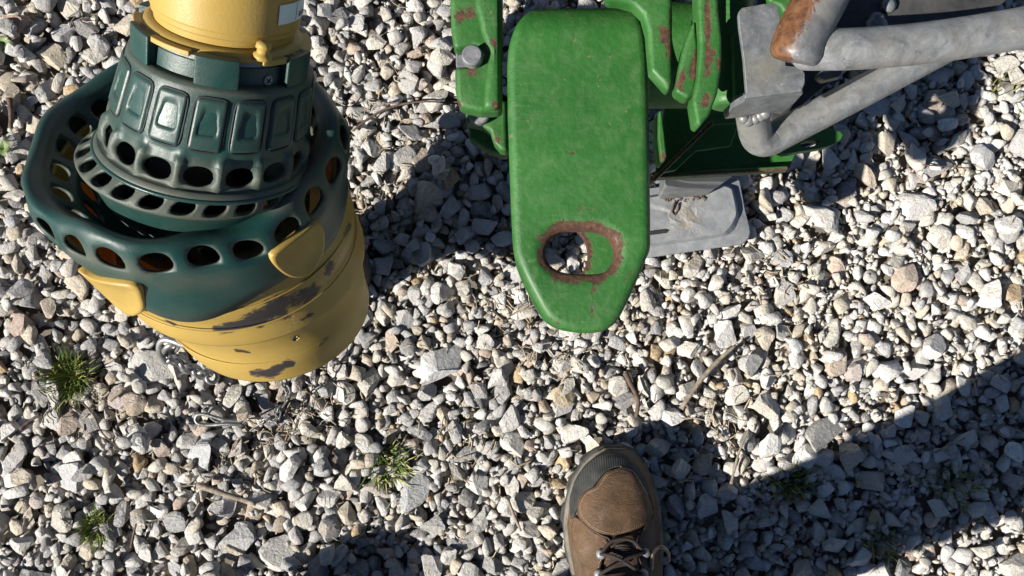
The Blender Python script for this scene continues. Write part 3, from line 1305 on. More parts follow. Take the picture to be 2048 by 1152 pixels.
# grease nipple and screw
th, s = neck_find(530, 122, 0.09, 0.105, 0.0625)
c = on_neck(th, 0.1005, 0.0595)
me = lathe_mesh('grease_nipple', c, A_N, [(0, 0.0062), (0.003, 0.0062), (0.0036, 0.0042), (0.007, 0.0040), (0.0076, 0.0052), (0.0105, 0.0046), (0.0118, 0.0022)], 18)
link('grease_nipple', me, pto, M_YELLOW, True)
th, s = neck_find(536, 160, 0.078, 0.092, 0.059)
c = on_neck(th, s, 0.0588)
e = (UN * math.cos(th) + WN * math.sin(th))
me = lathe_mesh('screw', c, e, [(0, 0.0036), (0.0012, 0.0034), (0.0016, 0.0026)], 14)
sc = link('screw', me, pto, M_BOLT)
for a in (0, 1):
    me = box_mesh('screw_slot', 0, 0, 0, 0.0042 if a else 0.0009, 0.0009 if a else 0.0042, 0.0005)
    me.transform(Matrix.Translation(c + e * 0.0017) @ e.to_track_quat('Z', 'X').to_matrix().to_4x4())
    link('screw_slot', me, sc, M_BLACK)
# white sticker on the tube
ths, s1 = neck_find(556, 50, 0.113, 0.16, 0.0545)


def tube_patch(name, t0, t1, s0, s1, r, parent, mat, n=10):
    V = [on_neck(t0 + (t1 - t0) * i / n, s, r) for s in (s0, s1) for i in range(n + 1)]
    Fc = [(i, i + 1, n + 2 + i, n + 1 + i) for i in range(n)]
    return link(name, mesh(name, V, Fc), parent, mat, True)


st = tube_patch('sticker', ths, ths + 1.15, s1 + 0.000, s1 + 0.0145, 0.05475, pto, M_PAPER, 16)
tube_patch('sticker_line', ths + 0.36, ths + 0.375, s1 + 0.001, s1 + 0.0135, 0.05490, st, M_INK, 2)
for i in range(7):
    t0 = ths + 0.46 + i * 0.062
    tube_patch('sticker_bar', t0, t0 + (0.034 if i % 2 else 0.045), s1 + 0.0020, s1 + 0.0060, 0.05490, st, M_INK, 2)

# --- yellow clips that hold the boot on the bell
OL = Loft([bell_ring(d, (0.1262 if d > -0.024 else rs(d) + 0.0030 + max(0, (d + 0.05) * 0.10))) for d in np.linspace(-0.012, -0.11, 8)])


def clip(pts, name='clip'):
    prm = [find_on(OL, px, py, 0, 7) for px, py in pts]
    cth = sum(p[0] for p in prm) / len(prm)
    cv = sum(p[1] for p in prm) / len(prm)
    ol = smooth_closed(prm, 3)
    # keep the corners crisp but soft
    rings = []
    V, Fc = [], []
    prof = [(1.0, 0.0006), (1.0, 0.0052), (0.95, 0.0066), (0.86, 0.0066), (0.76, 0.0052), (0.4, 0.0050), (0.12, 0.0052)]
    for f, h in prof:
        rg = []
        for t, v in ol:
            rg.append(len(V))
            V.append(OL(cth + (t - cth) * f, cv + (v - cv) * f, h))
        rings.append(rg)
    n = len(ol)
    for a, b in zip(rings[:-1], rings[1:]):
        for i in range(n):
            Fc.append((a[i], a[(i + 1) % n], b[(i + 1) % n], b[i]))
    Fc.append(tuple(rings[-1]))
    bm = bmesh.new()
    me = mesh(name, V, Fc)
    bm.from_mesh(me)
    bpy.data.meshes.remove(me)
    return link(name, bm_mesh(name, bm), pto, M_YELLOW, True)


clip([(162, 538), (190, 545), (228, 552), (278, 562), (292, 585), (294, 614), (268, 622), (228, 602), (188, 568)])
clip([(534, 505), (560, 482), (590, 462), (626, 436), (636, 470), (634, 500), (622, 528), (602, 546), (575, 545), (550, 528)])

# steel yoke and shaft inside
me = lathe_mesh('inner_shaft', C_B, A_B, [(-0.215, 0.018), (-0.215, 0.024), (-0.12, 0.024), (-0.10, 0.045), (-0.05, 0.045), (-0.035, 0.030), (-0.010, 0.030)], 32)
link('inner_shaft', me, pto, M_DARKSTEEL, True)
# black joint cover under the bell that carries it on the stones
jc = P(668, 548, 0.0)
me = lathe_mesh('joint_cover', Vector((jc.x, jc.y, -0.006)), (0.03, 0.12, 1), [(0, 0.030), (0.004, 0.043), (0.03, 0.0455), (0.105, 0.0455), (0.135, 0.040), (0.150, 0.028)], 40)
link('joint_cover', me, pto, M_BLACK, True)


# ------------------------------------------------------------------ green hitch
def densify(bm, step):
    xs = [v.co.x for v in bm.verts]
    ys = [v.co.y for v in bm.verts]
    for axis, lo, hi in ((0, min(xs), max(xs)), (1, min(ys), max(ys))):
        t = lo + step
        while t < hi:
            co = Vector((t, 0, 0)) if axis == 0 else Vector((0, t, 0))
            no = Vector((1, 0, 0)) if axis == 0 else Vector((0, 1, 0))
            bmesh.ops.bisect_plane(bm, geom=list(bm.verts) + list(bm.edges) + list(bm.faces), plane_co=co, plane_no=no, dist=1e-5)
            t += step


def spots(me, L):
    """rust spots: (ax, ay, bx, by, radius) in photo pixels"""
    set_attr(me, 'rust', lambda co: max([0.0] + [1.25 * (1 - segd(proj(co), s[:2], s[2:4]) / s[4]) for s in L]))


# the U-shaped strap: top plate, bend at the far end, bottom plate
ZU, TH, RHO, ZB = 0.375, 0.022, 0.030, 0.248
YB = P(1160, 74, ZU).y
upper_px = [(1021, 74), (1017, 92), (1015, 115), (1014, 145), (1016, 250), (1021, 400), (1026, 495), (1034, 525), (1052, 566), (1086, 628), (1104, 647), (1128, 660), (1165, 667), (1205, 663), (1228, 650), (1246, 625),
            (1273, 568), (1299, 505), (1303, 480), (1301, 300), (1298, 150), (1296, 100), (1293, 74)]
up = [P(a, b, ZU) for a, b in upper_px]
L1 = RHO * math.pi / 2
LV = (ZU - ZB) - 2 * RHO
S_END = YB + 2 * L1 + LV


def sheet(s, x):
    if s <= YB:
        return Vector((x, s, ZU))
    t = s - YB
    if t < L1:
        a = t / RHO
        return Vector((x, YB + RHO * math.sin(a), ZU - RHO + RHO * math.cos(a)))
    t -= L1
    if t < LV:
        return Vector((x, YB + RHO, ZU - RHO - t))
    t -= LV
    if t < L1:
        a = t / RHO
        return Vector((x, YB + RHO * math.cos(a), ZB + RHO - RHO * math.sin(a)))
    t -= L1
    return Vector((x, YB - t, ZB))


def sheet_d(s, x, dep):
    """point at a depth below the outer skin of the folded strap"""
    p = sheet(s, x)
    if s <= YB:
        n = Vector((0, 0, -1))
    else:
        t = s - YB
        a = min(t, L1) / RHO + min(max(t - L1 - LV, 0), L1) / RHO
        n = Vector((0, -math.sin(a), -math.cos(a)))
    return p + n * dep


def offset_loop(L, d):
    L = np.array(L)
    t = np.roll(L, -1, 0) - np.roll(L, 1, 0)
    t /= np.linalg.norm(t, axis=1)[:, None]
    n = np.stack([-t[:, 1], t[:, 0]], 1)
    area = 0.5 * np.sum(L[:, 0] * np.roll(L[:, 1], -1) - np.roll(L[:, 0], -1) * L[:, 1])
    return L + n * (d if area > 0 else -d)


outer = [(p.x, p.y) for p in up]
low = [(p.x * 0.99, S_END + (YB - p.y)) for p in reversed(up)]
mid = (YB + S_END) / 2
xr = lambda q: P(q, 74, ZU).x
bend_r = [(xr(1289), YB + 0.016), (xr(1283), YB + 0.035), (xr(1280), mid), (xr(1283), S_END - 0.035), (xr(1288), S_END - 0.016)]
bend_l = [(xr(1050), S_END - 0.016), (xr(1070), S_END - 0.035), (xr(1092), mid), (xr(1085), YB + 0.052), (xr(1064), YB + 0.036), (xr(1043), YB + 0.023), (xr(1029), YB + 0.011)]
ol = np.array(outer + bend_r + low + bend_l)
ol = resample(np.vstack([smooth_closed(ol, 3), ol[:1]]), 261)[:-1]
slot_px = [(1091, 505), (1097, 482), (1113, 466), (1140, 459), (1175, 458), (1208, 464), (1226, 481), (1232, 505), (1226, 529), (1206, 545), (1170, 548), (1130, 545), (1108, 536), (1096, 523)]
h1 = np.array(smooth_closed([P(a, b, ZU)[:2] for a, b in slot_px], 5))
c2 = P(1118, 508, 0.270)
rr = P(1180, 508, 0.270).x - c2.x
h2 = np.array([(c2.x + rr * math.cos(t) * 0.96, S_END + (YB - (c2.y + rr * math.sin(t)))) for t in np.linspace(0, 2 * math.pi, 48, endpoint=False)])
# skin: rounded shoulder along the outline, dished worn rim round the holes, flat middle
V2, DEP, FC = [], [], []


def add_loop(L, dep):
    b = len(V2)
    V2.extend([tuple(q) for q in L])
    DEP.extend([dep] * len(L))
    return list(range(b, b + len(L)))


def bridge(A, B):
    n = len(A)
    for i in range(n):
        FC.append((A[i], A[(i + 1) % n], B[(i + 1) % n], B[i]))


inner_loops, outer_loops = [], []
for L, sg, prof in ((ol, 1, [(0, .0062), (.0006, .0038), (.0018, .0020), (.0036, .0007), (.0062, 0.0)]),
                    (h1, -1, [(0, .0050), (.0010, .0032), (.0030, .0021), (.0055, .0010), (.0082, 0.0)]),
                    (h2, -1, [(0, .0040), (.0012, .0018), (.0030, .0006), (.0050, 0.0)])):
    ids = [add_loop(offset_loop(L, sg * d), dep) for d, dep in prof]
    for A, B in zip(ids[:-1], ids[1:]):
        bridge(A, B)
    outer_loops.append(ids[0])
    inner_loops.append(ids[-1])
bm = bmesh.new()
ed = []
for ids in inner_loops:
    vs = [bm.verts.new((*V2[i], 0)) for i in ids]
    ed += [bm.edges.new((vs[i], vs[(i + 1) % len(vs)])) for i in range(len(vs))]
bmesh.ops.triangle_fill(bm, edges=ed, use_beauty=True, use_dissolve=False)
densify(bm, 0.0052)
b0 = len(V2)
bm.verts.ensure_lookup_table()
bm.verts.index_update()
V2.extend([(v.co.x, v.co.y) for v in bm.verts])
DEP.extend([0.0] * len(bm.verts))
FC.extend([tuple(b0 + v.index for v in f.verts) for f in bm.faces])
bm.free()
nf = len(V2)
V3 = [sheet_d(q[1], q[0], d) for q, d in zip(V2, DEP)]
# inner skin and the walls between
V3 += [sheet_d(q[1], q[0], TH) for q in V2]
FC += [tuple(nf + i for i in f[::-1]) for f in FC]
for ids in outer_loops:
    n = len(ids)
    FC += [(ids[i], ids[(i + 1) % n], nf + ids[(i + 1) % n], nf + ids[i]) for i in range(n)]
me0 = mesh('hitch_strap', V3, FC)
bm = bmesh.new()
bm.from_mesh(me0)
bpy.data.meshes.remove(me0)
bmesh.ops.remove_doubles(bm, verts=bm.verts, dist=1e-5)
me = bm_mesh('hitch_strap', bm)


def strap_rust(co):
    p = proj(co)
    if co.z < 0.3:
        d = math.hypot(co.x - c2.x, co.y - c2.y) - rr
        return max(0.0, 0.9 * (1 - d / 0.006)) if d > -0.002 else 0.5
    d = segd(p, (1136, 503), (1187, 503)) - 45
    k = 1.25 * (1 - max(d, 0) / 27)
    k = max(k, 0.62 * (1 - segd(p, (1188, 560), (1185, 640)) / 14), 0.62 * (1 - segd(p, (1135, 413), (1190, 418)) / 9),
            0.75 * (1 - segd(p, (1135, 303), (1152, 306)) / 9), 0.7 * (1 - segd(p, (1262, 243), (1266, 246)) / 8), 0.6 * (1 - segd(p, (1024, 218), (1030, 222)) / 8),
            0.7 * (1 - segd(p, (1100, 636), (1112, 645)) / 8), 0.55 * (1 - segd(p, (1075, 480), (1085, 470)) / 16), 0.5 * (1 - segd(p, (1245, 560), (1262, 545)) / 12))
    return max(k, 0)


set_attr(me, 'rust', strap_rust)
strap = link('hitch_strap', me, None, M_GREEN, True, origin=(0.04, 0.1, 0.248))
tag(strap, 'thick green folded steel hitch strap with rusty oval pin hole', 'hitch strap')
m = strap.modifiers.new('edge', 'EDGE_SPLIT')
m.split_angle = math.radians(50)

hitch = thing('drawbar_hitch', (0.05, 0.25, 0.25), 'green painted cast steel hitch with bolted knuckle, ears and lower channel', 'hitch')


def gplate(name, px, z, thick, holes=(), bev=0.003, rust=(), zs=None, sm=0, parent=None, mat=None, dense=0.008):
    def lift(L, zz=None):
        return [P(q[0], q[1], z if zz is None else zz[i]) for i, q in enumerate(L)]
    outer = lift(px, zs)
    if sm:
        outer = smooth_closed(outer, sm)
    bm = plate_bm([outer] + [smooth_closed(lift(h), 3) for h in holes], thick)
    bmesh.ops.recalc_face_normals(bm, faces=bm.faces)
    eds = [e for e in bm.edges if len(e.link_faces) == 2 and e.calc_face_angle(0) > math.radians(50)]
    bmesh.ops.bevel(bm, geom=eds, offset=bev, segments=3, profile=0.5, affect='EDGES', clamp_overlap=True)
    if rust:
        densify(bm, dense)
    me = bm_mesh(name, bm)
    if rust:
        spots(me, rust)
    o = link(name, me, parent or hitch, mat or M_GREEN, True)
    o.modifiers.new('edges', 'WEIGHTED_NORMAL')
    return o


def bolt(px, py, ztop, r, h, parent=None, shank=0.0):
    c = P(px, py, ztop)
    me = lathe_mesh('bolt', c, (0, 0, -1), [(0.0, r * 0.86), (0.0012, r), (h, r), (h, r * 0.6), (h + 0.001 + shank, r * 0.6)], 26)
    o = link('bolt', me, parent or hitch, M_BOLT)
    m = o.modifiers.new('edge', 'EDGE_SPLIT')
    m.split_angle = math.radians(35)
    o.data.shade_smooth()
    return o


# cross beam beyond the picture that carries everything
gplate('cross_beam', [(880, -215), (1640, -215), (1640, -420), (880, -420)], 0.40, 0.16, bev=0.006)
# left knuckle
gplate('knuckle', [(904, -225), (1002, -225), (1003, 110), (1004, 222), (960, 224), (917, 214), (911, 185), (909, 133), (945, 131), (962, 125), (968, 110), (962, 95), (945, 92), (907, 98), (902, 60), (900, 10)],
       0.362, 0.022, bev=0.004, rust=[(920, 35, 945, 25, 24), (980, 80, 990, 90, 9), (940, 140, 948, 142, 8), (915, 200, 918, 212, 8)])
gplate('knuckle_rib', [(950, -225), (999, -225), (1001, 110), (1002, 216), (966, 218), (970, 160), (978, 105), (962, 60), (950, 10)], 0.3685, 0.012, bev=0.0045,
       rust=[(976, 76, 992, 92, 10), (988, 205, 996, 216, 9)])
gplate('knuckle_shim', [(911, 104), (960, 102), (960, 134), (912, 134)], 0.345, 0.02, bev=0.001, mat=M_GALV)
bolt(944, 109, 0.373, 0.0076, 0.010, shank=0.03)
gplate('lower_knuckle', [(929, 205), (1013, 200), (1015, 302), (1000, 299), (988, 285), (980, 262), (962, 250), (932, 244)], 0.270, 0.024, bev=0.003, rust=[(992, 276, 996, 280, 9)])
gplate('lower_knuckle_web', [(931, 215), (1014, 212), (1014, 312), (978, 302), (938, 276)], 0.222, 0.024, bev=0.003)
bolt(957, 226, 0.279, 0.0090, 0.009)
gplate('knuckle_back', [(915, -225), (1003, -225), (1003, 60), (930, 60)], 0.300, 0.05, bev=0.003)
# right ear, pivot barrel and the plates beside it
gplate('ear', [(1212, -225), (1345, -225), (1346, 165), (1339, 184), (1302, 142), (1295, 62), (1286, 28), (1268, 10), (1240, 2), (1212, 0)], 0.402, 0.018, bev=0.004,
       rust=[(1330, 60, 1336, 105, 9), (1342, 20, 1344, 150, 4)])
c0 = P(1288, 112, 0.312)
c1 = P(1480, 112, 0.312)
me = tube_mesh('pivot_barrel', [c0, c1], 0.041, 40)
o = link('pivot_barrel', me, hitch, M_GREEN)
bevel(o, 0.004)
gplate('lens_plate', [(1390, 36), (1397, 90), (1397, 150), (1388, 190), (1376, 199), (1350, 183), (1357, 140), (1368, 95)], 0.404, 0.018, bev=0.003,
       rust=[(1365, 150, 1360, 175, 14), (1392, 100, 1394, 180, 6), (1390, 120, 1384, 160, 7)])
gplate('curved_plate', [(1393, -225), (1430, -225), (1438, 20), (1444, 75), (1444, 130), (1436, 185), (1420, 228), (1400, 253), (1393, 244), (1386, 200), (1396, 150), (1400, 90), (1397, 20)],
       0.412, 0.024, bev=0.0035, rust=[(1412, 0, 1416, 60, 6), (1412, 60, 1414, 145, 6), (1424, 100, 1428, 112, 8), (1436, 122, 1438, 130, 8), (1398, 203, 1396, 215, 8), (1424, 150, 1412, 220, 4)], dense=0.005)
me = tube_mesh('cylinder', [P(1462, -80, 0.345), P(1461, 205, 0.345), P(1461, 216, 0.345)], [0.0165, 0.0165, 0.014], 32)
o = link('cylinder', me, hitch, M_GREEN)
bevel(o, 0.002, 2, 30)
gplate('side_plate', [(1466, 60), (1492, 60), (1494, 192), (1470, 196)], 0.37, 0.02, bev=0.002)
gplate('rear_plate', [(1535, -225), (1612, -225), (1590, 20), (1574, 34), (1560, 12), (1536, 2)], 0.38, 0.02, bev=0.003)
# lower channel
gplate('channel_floor', [(1310, 352), (1318, 300), (1330, 200), (1500, 180), (1590, 235), (1594, 300), (1580, 336), (1450, 346)], 0.186, 0.006, bev=0.001, rust=[(1440, 345, 1580, 336, 5)])
gplate('channel_web', [(1302, 360), (1311, 361), (1430, 246), (1422, 240)], 0.235, 0.046, bev=0.0015, rust=[(1306, 360, 1426, 243, 7)])
gplate('channel_gusset', [(1322, 346), (1428, 248), (1478, 246), (1462, 292), (1392, 302), (1352, 340)], 0.222, 0.006, bev=0.001)
gplate('channel_lip', [(1310, 346), (1313, 355), (1578, 339), (1577, 331)], 0.200, 0.020, bev=0.0015, rust=[(1312, 353, 1578, 338, 5)])
gplate('fin', [(1318, 222), (1323, 221), (1333, 312), (1330, 322), (1323, 320), (1317, 275)], 0.372, 0.03, bev=0.001, rust=[(1326, 312, 1330, 322, 9)], dense=0.004)
gplate('lug', [(1560, 266), (1600, 262), (1658, 257), (1682, 264), (1684, 276), (1660, 292), (1600, 303), (1560, 306)], 0.205, 0.014,
       holes=[[(1600, 289), (1612, 282), (1632, 280), (1641, 283), (1632, 290), (1614, 294)]], bev=0.002, sm=3)

# ------------------------------------------------------------------ jack: foot pan and post
jack = thing('jack_stand', P(1390, 430, 0.0), 'galvanised jack stand with square post on a dented foot pan', 'jack')
n = 72
out_px = [(1232, 385), (1360, 368), (1468, 353), (1479, 358), (1490, 420), (1501, 462), (1498, 478), (1486, 489), (1400, 501), (1290, 517), (1245, 512), (1236, 495)]
in_px = [(1262, 400), (1360, 385), (1452, 372), (1464, 378), (1471, 410), (1474, 430), (1464, 452), (1448, 468), (1380, 478), (1290, 489), (1268, 484), (1262, 470)]


def closed_res(L, n):
    return resample(np.vstack([L, L[:1]]), n + 1)[:-1]


lo = closed_res(np.array(out_px, float), n)
li = closed_res(np.array(in_px, float), n)
V, Fc = [], []
for (L, z, f) in ((lo, 0.010, 0), (lo, 0.016, 0.012), (lo, 0.0185, 0.05)):
    for k in range(n):
        q = L[k] + (li[k] - L[k]) * f
        V.append(P(q[0], q[1], z))
for f, z in ((0.80, 0.0200), (1.0, 0.0262), (1.06, 0.0275)):
    for k in range(n):
        q = lo[k] + (li[k] - lo[k]) * f
        V.append(P(q[0], q[1], z))
cp = li.mean(0)
for f in (0.6, 0.3):
    for k in range(n):
        q = cp + (li[k] - cp) * f * 0.93
        V.append(P(q[0], q[1], 0.0272 + 0.0006 * math.sin(k * 0.5)))
for r in range(7):
    for k in range(n):
        Fc.append((r * n + k, r * n + (k + 1) % n, (r + 1) * n + (k + 1) % n, (r + 1) * n + k))
Fc.append(tuple(7 * n + k for k in range(n)))
bm = bmesh.new()
me = mesh('foot_pan', V, Fc)
bm.from_mesh(me)
o = link('foot_pan', bm_mesh('foot_pan', bm), jack, M_GALV, False)


def dust_pan():
    m = NT('galvanised_pan_with_soil')
    pos = m.pos()
    g = m.noise(70, 6, 0.7, pos, 0.6)
    c = m.ramp(g, [(0.3, (0.155, 0.165, 0.175)), (0.7, (0.27, 0.275, 0.28))])
    v = m.n('ShaderNodeVectorMath', operation='DISTANCE')
    m.l(pos, v.inputs[0])
    v.inputs[1].default_value = P(1372, 432, 0.027)
    near = m.ramp(v.outputs['Value'], [(0.0, 0.62), (0.045, 0.0)])
    sm = m.ramp(m.math('ADD', near, m.math('MULTIPLY', m.math('SUBTRACT', m.noise(150, 6, 0.75, pos), 0.5), 1.6)), [(0.35, 0.0), (0.7, 0.9)])
    c = m.mix(sm, c, (0.23, 0.19, 0.125))
    m.bump(m.math('ADD', g, sm), 0.4, 0.0015)
    return m.done(c, 0.55, 0.25, 0.4)


o.data.materials[0] = dust_pan()
me = mesh('black_bar', [P(1296, 463, 0.0288), P(1330, 459, 0.0288), P(1337, 461, 0.0288), P(1333, 466, 0.0288), P(1296, 471, 0.0288),
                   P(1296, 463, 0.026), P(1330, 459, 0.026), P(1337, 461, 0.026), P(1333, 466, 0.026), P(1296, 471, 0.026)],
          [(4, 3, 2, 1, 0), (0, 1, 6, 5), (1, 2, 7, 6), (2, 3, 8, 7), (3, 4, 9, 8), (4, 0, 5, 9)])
link('black_bar', me, jack, M_BLACK)  # thin black plate lying on the pan
ba = [P(1316, 398, 0.026), P(1342, 398, 0.026), P(1414, 391, 0.026)]
ba += [ba[2] + Vector((0.003, 0.046, 0)), ba[0] + Vector((0.004, 0.040, 0))]
V = [Vector(p) for p in ba] + [Vector((p.x - (0.012 if i in (0, 4) else 0), p.y, 0.182)) for i, p in enumerate(ba)]
Fc = [(0, 1, 6, 5), (1, 2, 7, 6), (2, 3, 8, 7), (3, 4, 9, 8), (4, 0, 5, 9), (4, 3, 2, 1, 0), (5, 6, 7, 8, 9)]
bm = bmesh.new()
me = mesh('post', V, Fc)
bm.from_mesh(me)
bevel(link('post', bm_mesh('post', bm), jack, M_GALV), 0.0025)
# soil caked at the foot of the post
rg = np.random.default_rng(3)
V, Fc = [], []
for k in range(60):
    t = rg.random()
    q = P(1325 + 90 * t, 399 - 5 * t + rg.normal() * 3.0, 0.0275)
    s = rg.uniform(0.0007, 0.0024)
    b = len(V)
    for dx, dy, dz in ((s, 0, 0), (-s, 0, 0), (0, s, 0), (0, -s, 0), (0, 0, s), (0, 0, -s)):
        V.append(q + Vector((dx, dy, dz)) * rg.uniform(0.7, 1.3))
    for f in ((0, 2, 4), (2, 1, 4), (1, 3, 4), (3, 0, 4), (2, 0, 5), (1, 2, 5), (3, 1, 5), (0, 3, 5)):
        Fc.append(tuple(b + i for i in f))
o = link('caked_soil', mesh('caked_soil', V, Fc), jack, M_TWIGD)
o['kind'] = 'stuff'
me = tube_mesh('dead_leaf', [P(1352, 402, 0.03), P(1346, 412, 0.030), P(1343, 424, 0.0285), P(1349, 430, 0.0283), P(1356, 420, 0.0285), P(1358, 406, 0.029)], 0.0011, 6)
tag(link('dead_leaf', me, None, M_TWIGD, True, origin=P(1349, 415, 0.028)), 'curled brown dead leaf on the galvanised foot pan', 'leaf')

# ------------------------------------------------------------------ galvanised bracket and bent tube arms
arm = thing('support_arm', P(1520, 220, 0.36), 'galvanised bent tube support arm with folded bracket and rusty end', 'support arm')
top = [(1477, 30), (1479, 21), (1485, 15), (1541, 5), (1551, 7), (1557, 15), (1562, 50), (1568, 100), (1572, 131), (1592, 133), (1604, 137), (1610, 147), (1610, 166), (1604, 182), (1490, 196), (1493, 185), (1488, 120), (1479, 55)]
tv = [P(a, b, 0.430) for a, b in top]
fl = [P(1606, 188, 0.424), P(1590, 205, 0.405), P(1562, 229, 0.388), P(1532, 223, 0.386), P(1490, 234, 0.384), P(1450, 239, 0.383), P(1447, 233, 0.384), P(1468, 215, 0.402), P(1487, 203, 0.424)]
V = tv + fl
nt_ = len(tv)
Fc = [tuple(range(nt_)), tuple([14, 13] + list(range(nt_, nt_ + len(fl))))]
bm = bmesh.new()
me = mesh('bracket', V, Fc)
bm.from_mesh(me)
bmesh.ops.recalc_face_normals(bm, faces=bm.faces)
if bm.faces[:][0].normal.z < 0:
    bmesh.ops.reverse_faces(bm, faces=bm.faces)
bm.to_mesh(me)
bm.free()
o = link('bracket', me, arm, M_GALV)
solid(o, 0.0045)
bevel(o, 0.0012, 3, 20)
pts = [(1502, 198, .376), (1504, 222, .367), (1508, 252, .354), (1513, 272, .346), (1524, 281, .342), (1541, 279, .340), (1565, 266, .340), (1680, 206, .342), (1810, 137, .345), (1920, 78, .347)]
me = tube_mesh('bent_tube', smooth_open([P(*q) for q in pts], 5), 0.0121, 24)
link('bent_tube', me, arm, M_TUBE, True)
pts = [(1545, 150, .425)]
rg = np.random.default_rng(8)
for a, b, z in ((1488, 237, .380), (1498, 240, .379), (1510, 238, .379), (1521, 232, .380), (1531, 226, .382)):
    me = lathe_mesh('weld_lump', P(a, b, z), (0.1, -0.3, 1), [(-0.003, 0.004), (0.0, 0.0042 * rg.uniform(.8, 1.2)), (0.002, 0.003), (0.0028, 0.001)], 9)
    link('weld_lump', me, arm, M_TUBE, True)
pts = [(1596, 98, .452), (1612, 99, .455), (1640, 99, .459), (1700, 98, .460), (1780, 93, .460), (1850, 86, .460), (1950, 72, .460), (2048, 55, .460), (2140, 35, .460)]
cl = smooth_open([P(*q) for q in pts], 5)
rad = [0.0129 * (0.80 + 0.20 * min(1, i / 4)) for i in range(len(cl))]
me = tube_mesh('grey_tube', cl, rad, 28)
link('grey_tube', me, arm, M_TUBE, True)
pts = [(1586, 124, .461), (1594, 98, .463), (1606, 66, .464), (1640, 0, .464), (1690, -95, .464)]
cl = smooth_open([P(*q) for q in pts], 8)
rad = [0.0156 * (0.78 + 0.26 * min(1, i / 6) ** 0.5) for i in range(len(cl))]
me = tube_mesh('rusty_tube', cl, rad, 28)
spots(me, [(1556, 105, 1600, 5, 50), (1598, 10, 1640, -70, 46)])
o = link('rusty_tube', me, arm, M_GALVR, True)
o['label'] = 'tube end with orange rust along its edge'
gplate('dark_plate', [(1600, 110), (1735, -225), (2060, -225), (2012, 2), (1985, 22), (1860, 52), (1700, 75)], 0.428, 0.005, bev=0.001, parent=arm, mat=M_DARKSTEEL)
for k, (a, b) in enumerate(((1752, 40), (1758, 52), (1745, 50), (1775, 12))):
    me = lathe_mesh('weld_lump', P(a, b, 0.428), (0.1, 0, 1), [(0, 0.0055), (0.003, 0.0048), (0.005, 0.002)], 9)
    link('weld_lump', me, arm, M_GALV, True)
gplate('under_plate', [(1560, 130), (1700, 120), (1660, 165), (1590, 222), (1556, 250), (1540, 240)], 0.300, 0.006, bev=0.001, parent=arm, mat=M_DARKSTEEL)
gplate('latch', [(1642, 140), (1690, 136), (1684, 152), (1650, 160), (1636, 152)], 0.335, 0.012, bev=0.002, parent=arm, mat=M_GALV)


# ------------------------------------------------------------------ boots and the person wearing them
def curve(tab):
    xs = np.array([t[0] for t in tab])
    ys = np.array([t[1] for t in tab])
    o = np.argsort(xs)
    xs, ys = xs[o], ys[o]
    return lambda x: float(np.interp(x, xs, ys))


TOE = -0.1360
# distance behind the toe -> half width, centre, height of the upper
WID = curve([(0, 0.012), (0.006, 0.022), (0.016, 0.0325), (0.032, 0.0425), (0.055, 0.0495), (0.080, 0.0525), (0.105, 0.0520), (0.135, 0.0480), (0.17, 0.0420), (0.21, 0.0390), (0.25, 0.0385), (0.28, 0.034), (0.298, 0.022), (0.303, 0.012)])
CEN = curve([(0, 0.0985), (0.03, 0.0965), (0.08, 0.0955), (0.15, 0.1010), (0.22, 0.1055), (0.31, 0.1075)])
HGT = curve([(0, 0.030), (0.006, 0.042), (0.02, 0.056), (0.05, 0.066), (0.08, 0.071), (0.11, 0.080), (0.14, 0.098), (0.17, 0.120), (0.20, 0.143), (0.24, 0.150), (0.29, 0.145), (0.303, 0.120)])
SOLE_Z = 0.030
GZ = 0.004      # the sole presses a little into the stones


def upper_h(x, y):
    s = min(max(TOE - y, 0), 0.303)
    w = WID(s) * 0.955
    t = min(abs((x - CEN(s)) / w), 1.0)
    return GZ + SOLE_Z + (HGT(s) - SOLE_Z + 0.012) * (1 - t ** 2.5) ** (1 / 2.0)


def lift_boot(px, py, off=0.0):
    z = 0.08
    for _ in range(14):
        q = P(px, py, z)
        z = 0.5 * z + 0.5 * (upper_h(q.x, q.y) + off)
    return P(px, py, z)


BO = Vector((0.1, -0.30, 0.0))
person_o = Vector((0.0, -0.45, 0.0))
# body: one continuous skinned figure
J = {'pelvis': (-0.03, -0.47, 0.88, 0.125), 'waist': (-0.03, -0.47, 1.02, 0.125), 'chest': (-0.03, -0.46, 1.24, 0.135), 'neck': (-0.03, -0.44, 1.42, 0.055), 'chin': (-0.03, -0.40, 1.50, 0.075), 'head': (-0.03, -0.40, 1.60, 0.085), 'crown': (-0.03, -0.41, 1.67, 0.06),
     'hipR': (0.07, -0.46, 0.80, 0.088), 'kneeR': (0.095, -0.318, 0.46, 0.058), 'shinR': (0.102, -0.335, 0.28, 0.055), 'ankR': (0.106, -0.352, 0.115, 0.040),
     'hipL': (-0.13, -0.48, 0.80, 0.088), 'kneeL': (-0.245, -0.490, 0.46, 0.058), 'shinL': (-0.268, -0.495, 0.28, 0.055), 'ankL': (-0.287, -0.500, 0.115, 0.040),
     'shR': (0.15, -0.46, 1.36, 0.055), 'elR': (0.22, -0.50, 1.10, 0.042), 'wrR': (0.20, -0.44, 0.86, 0.030), 'palR': (0.195, -0.425, 0.80, 0.030),
     'shL': (-0.21, -0.46, 1.36, 0.055), 'elL': (-0.28, -0.50, 1.10, 0.042), 'wrL': (-0.26, -0.44, 0.86, 0.030), 'palL': (-0.255, -0.425, 0.80, 0.030)}
BE = [('pelvis', 'waist'), ('waist', 'chest'), ('chest', 'neck'), ('neck', 'chin'), ('chin', 'head'), ('head', 'crown')]
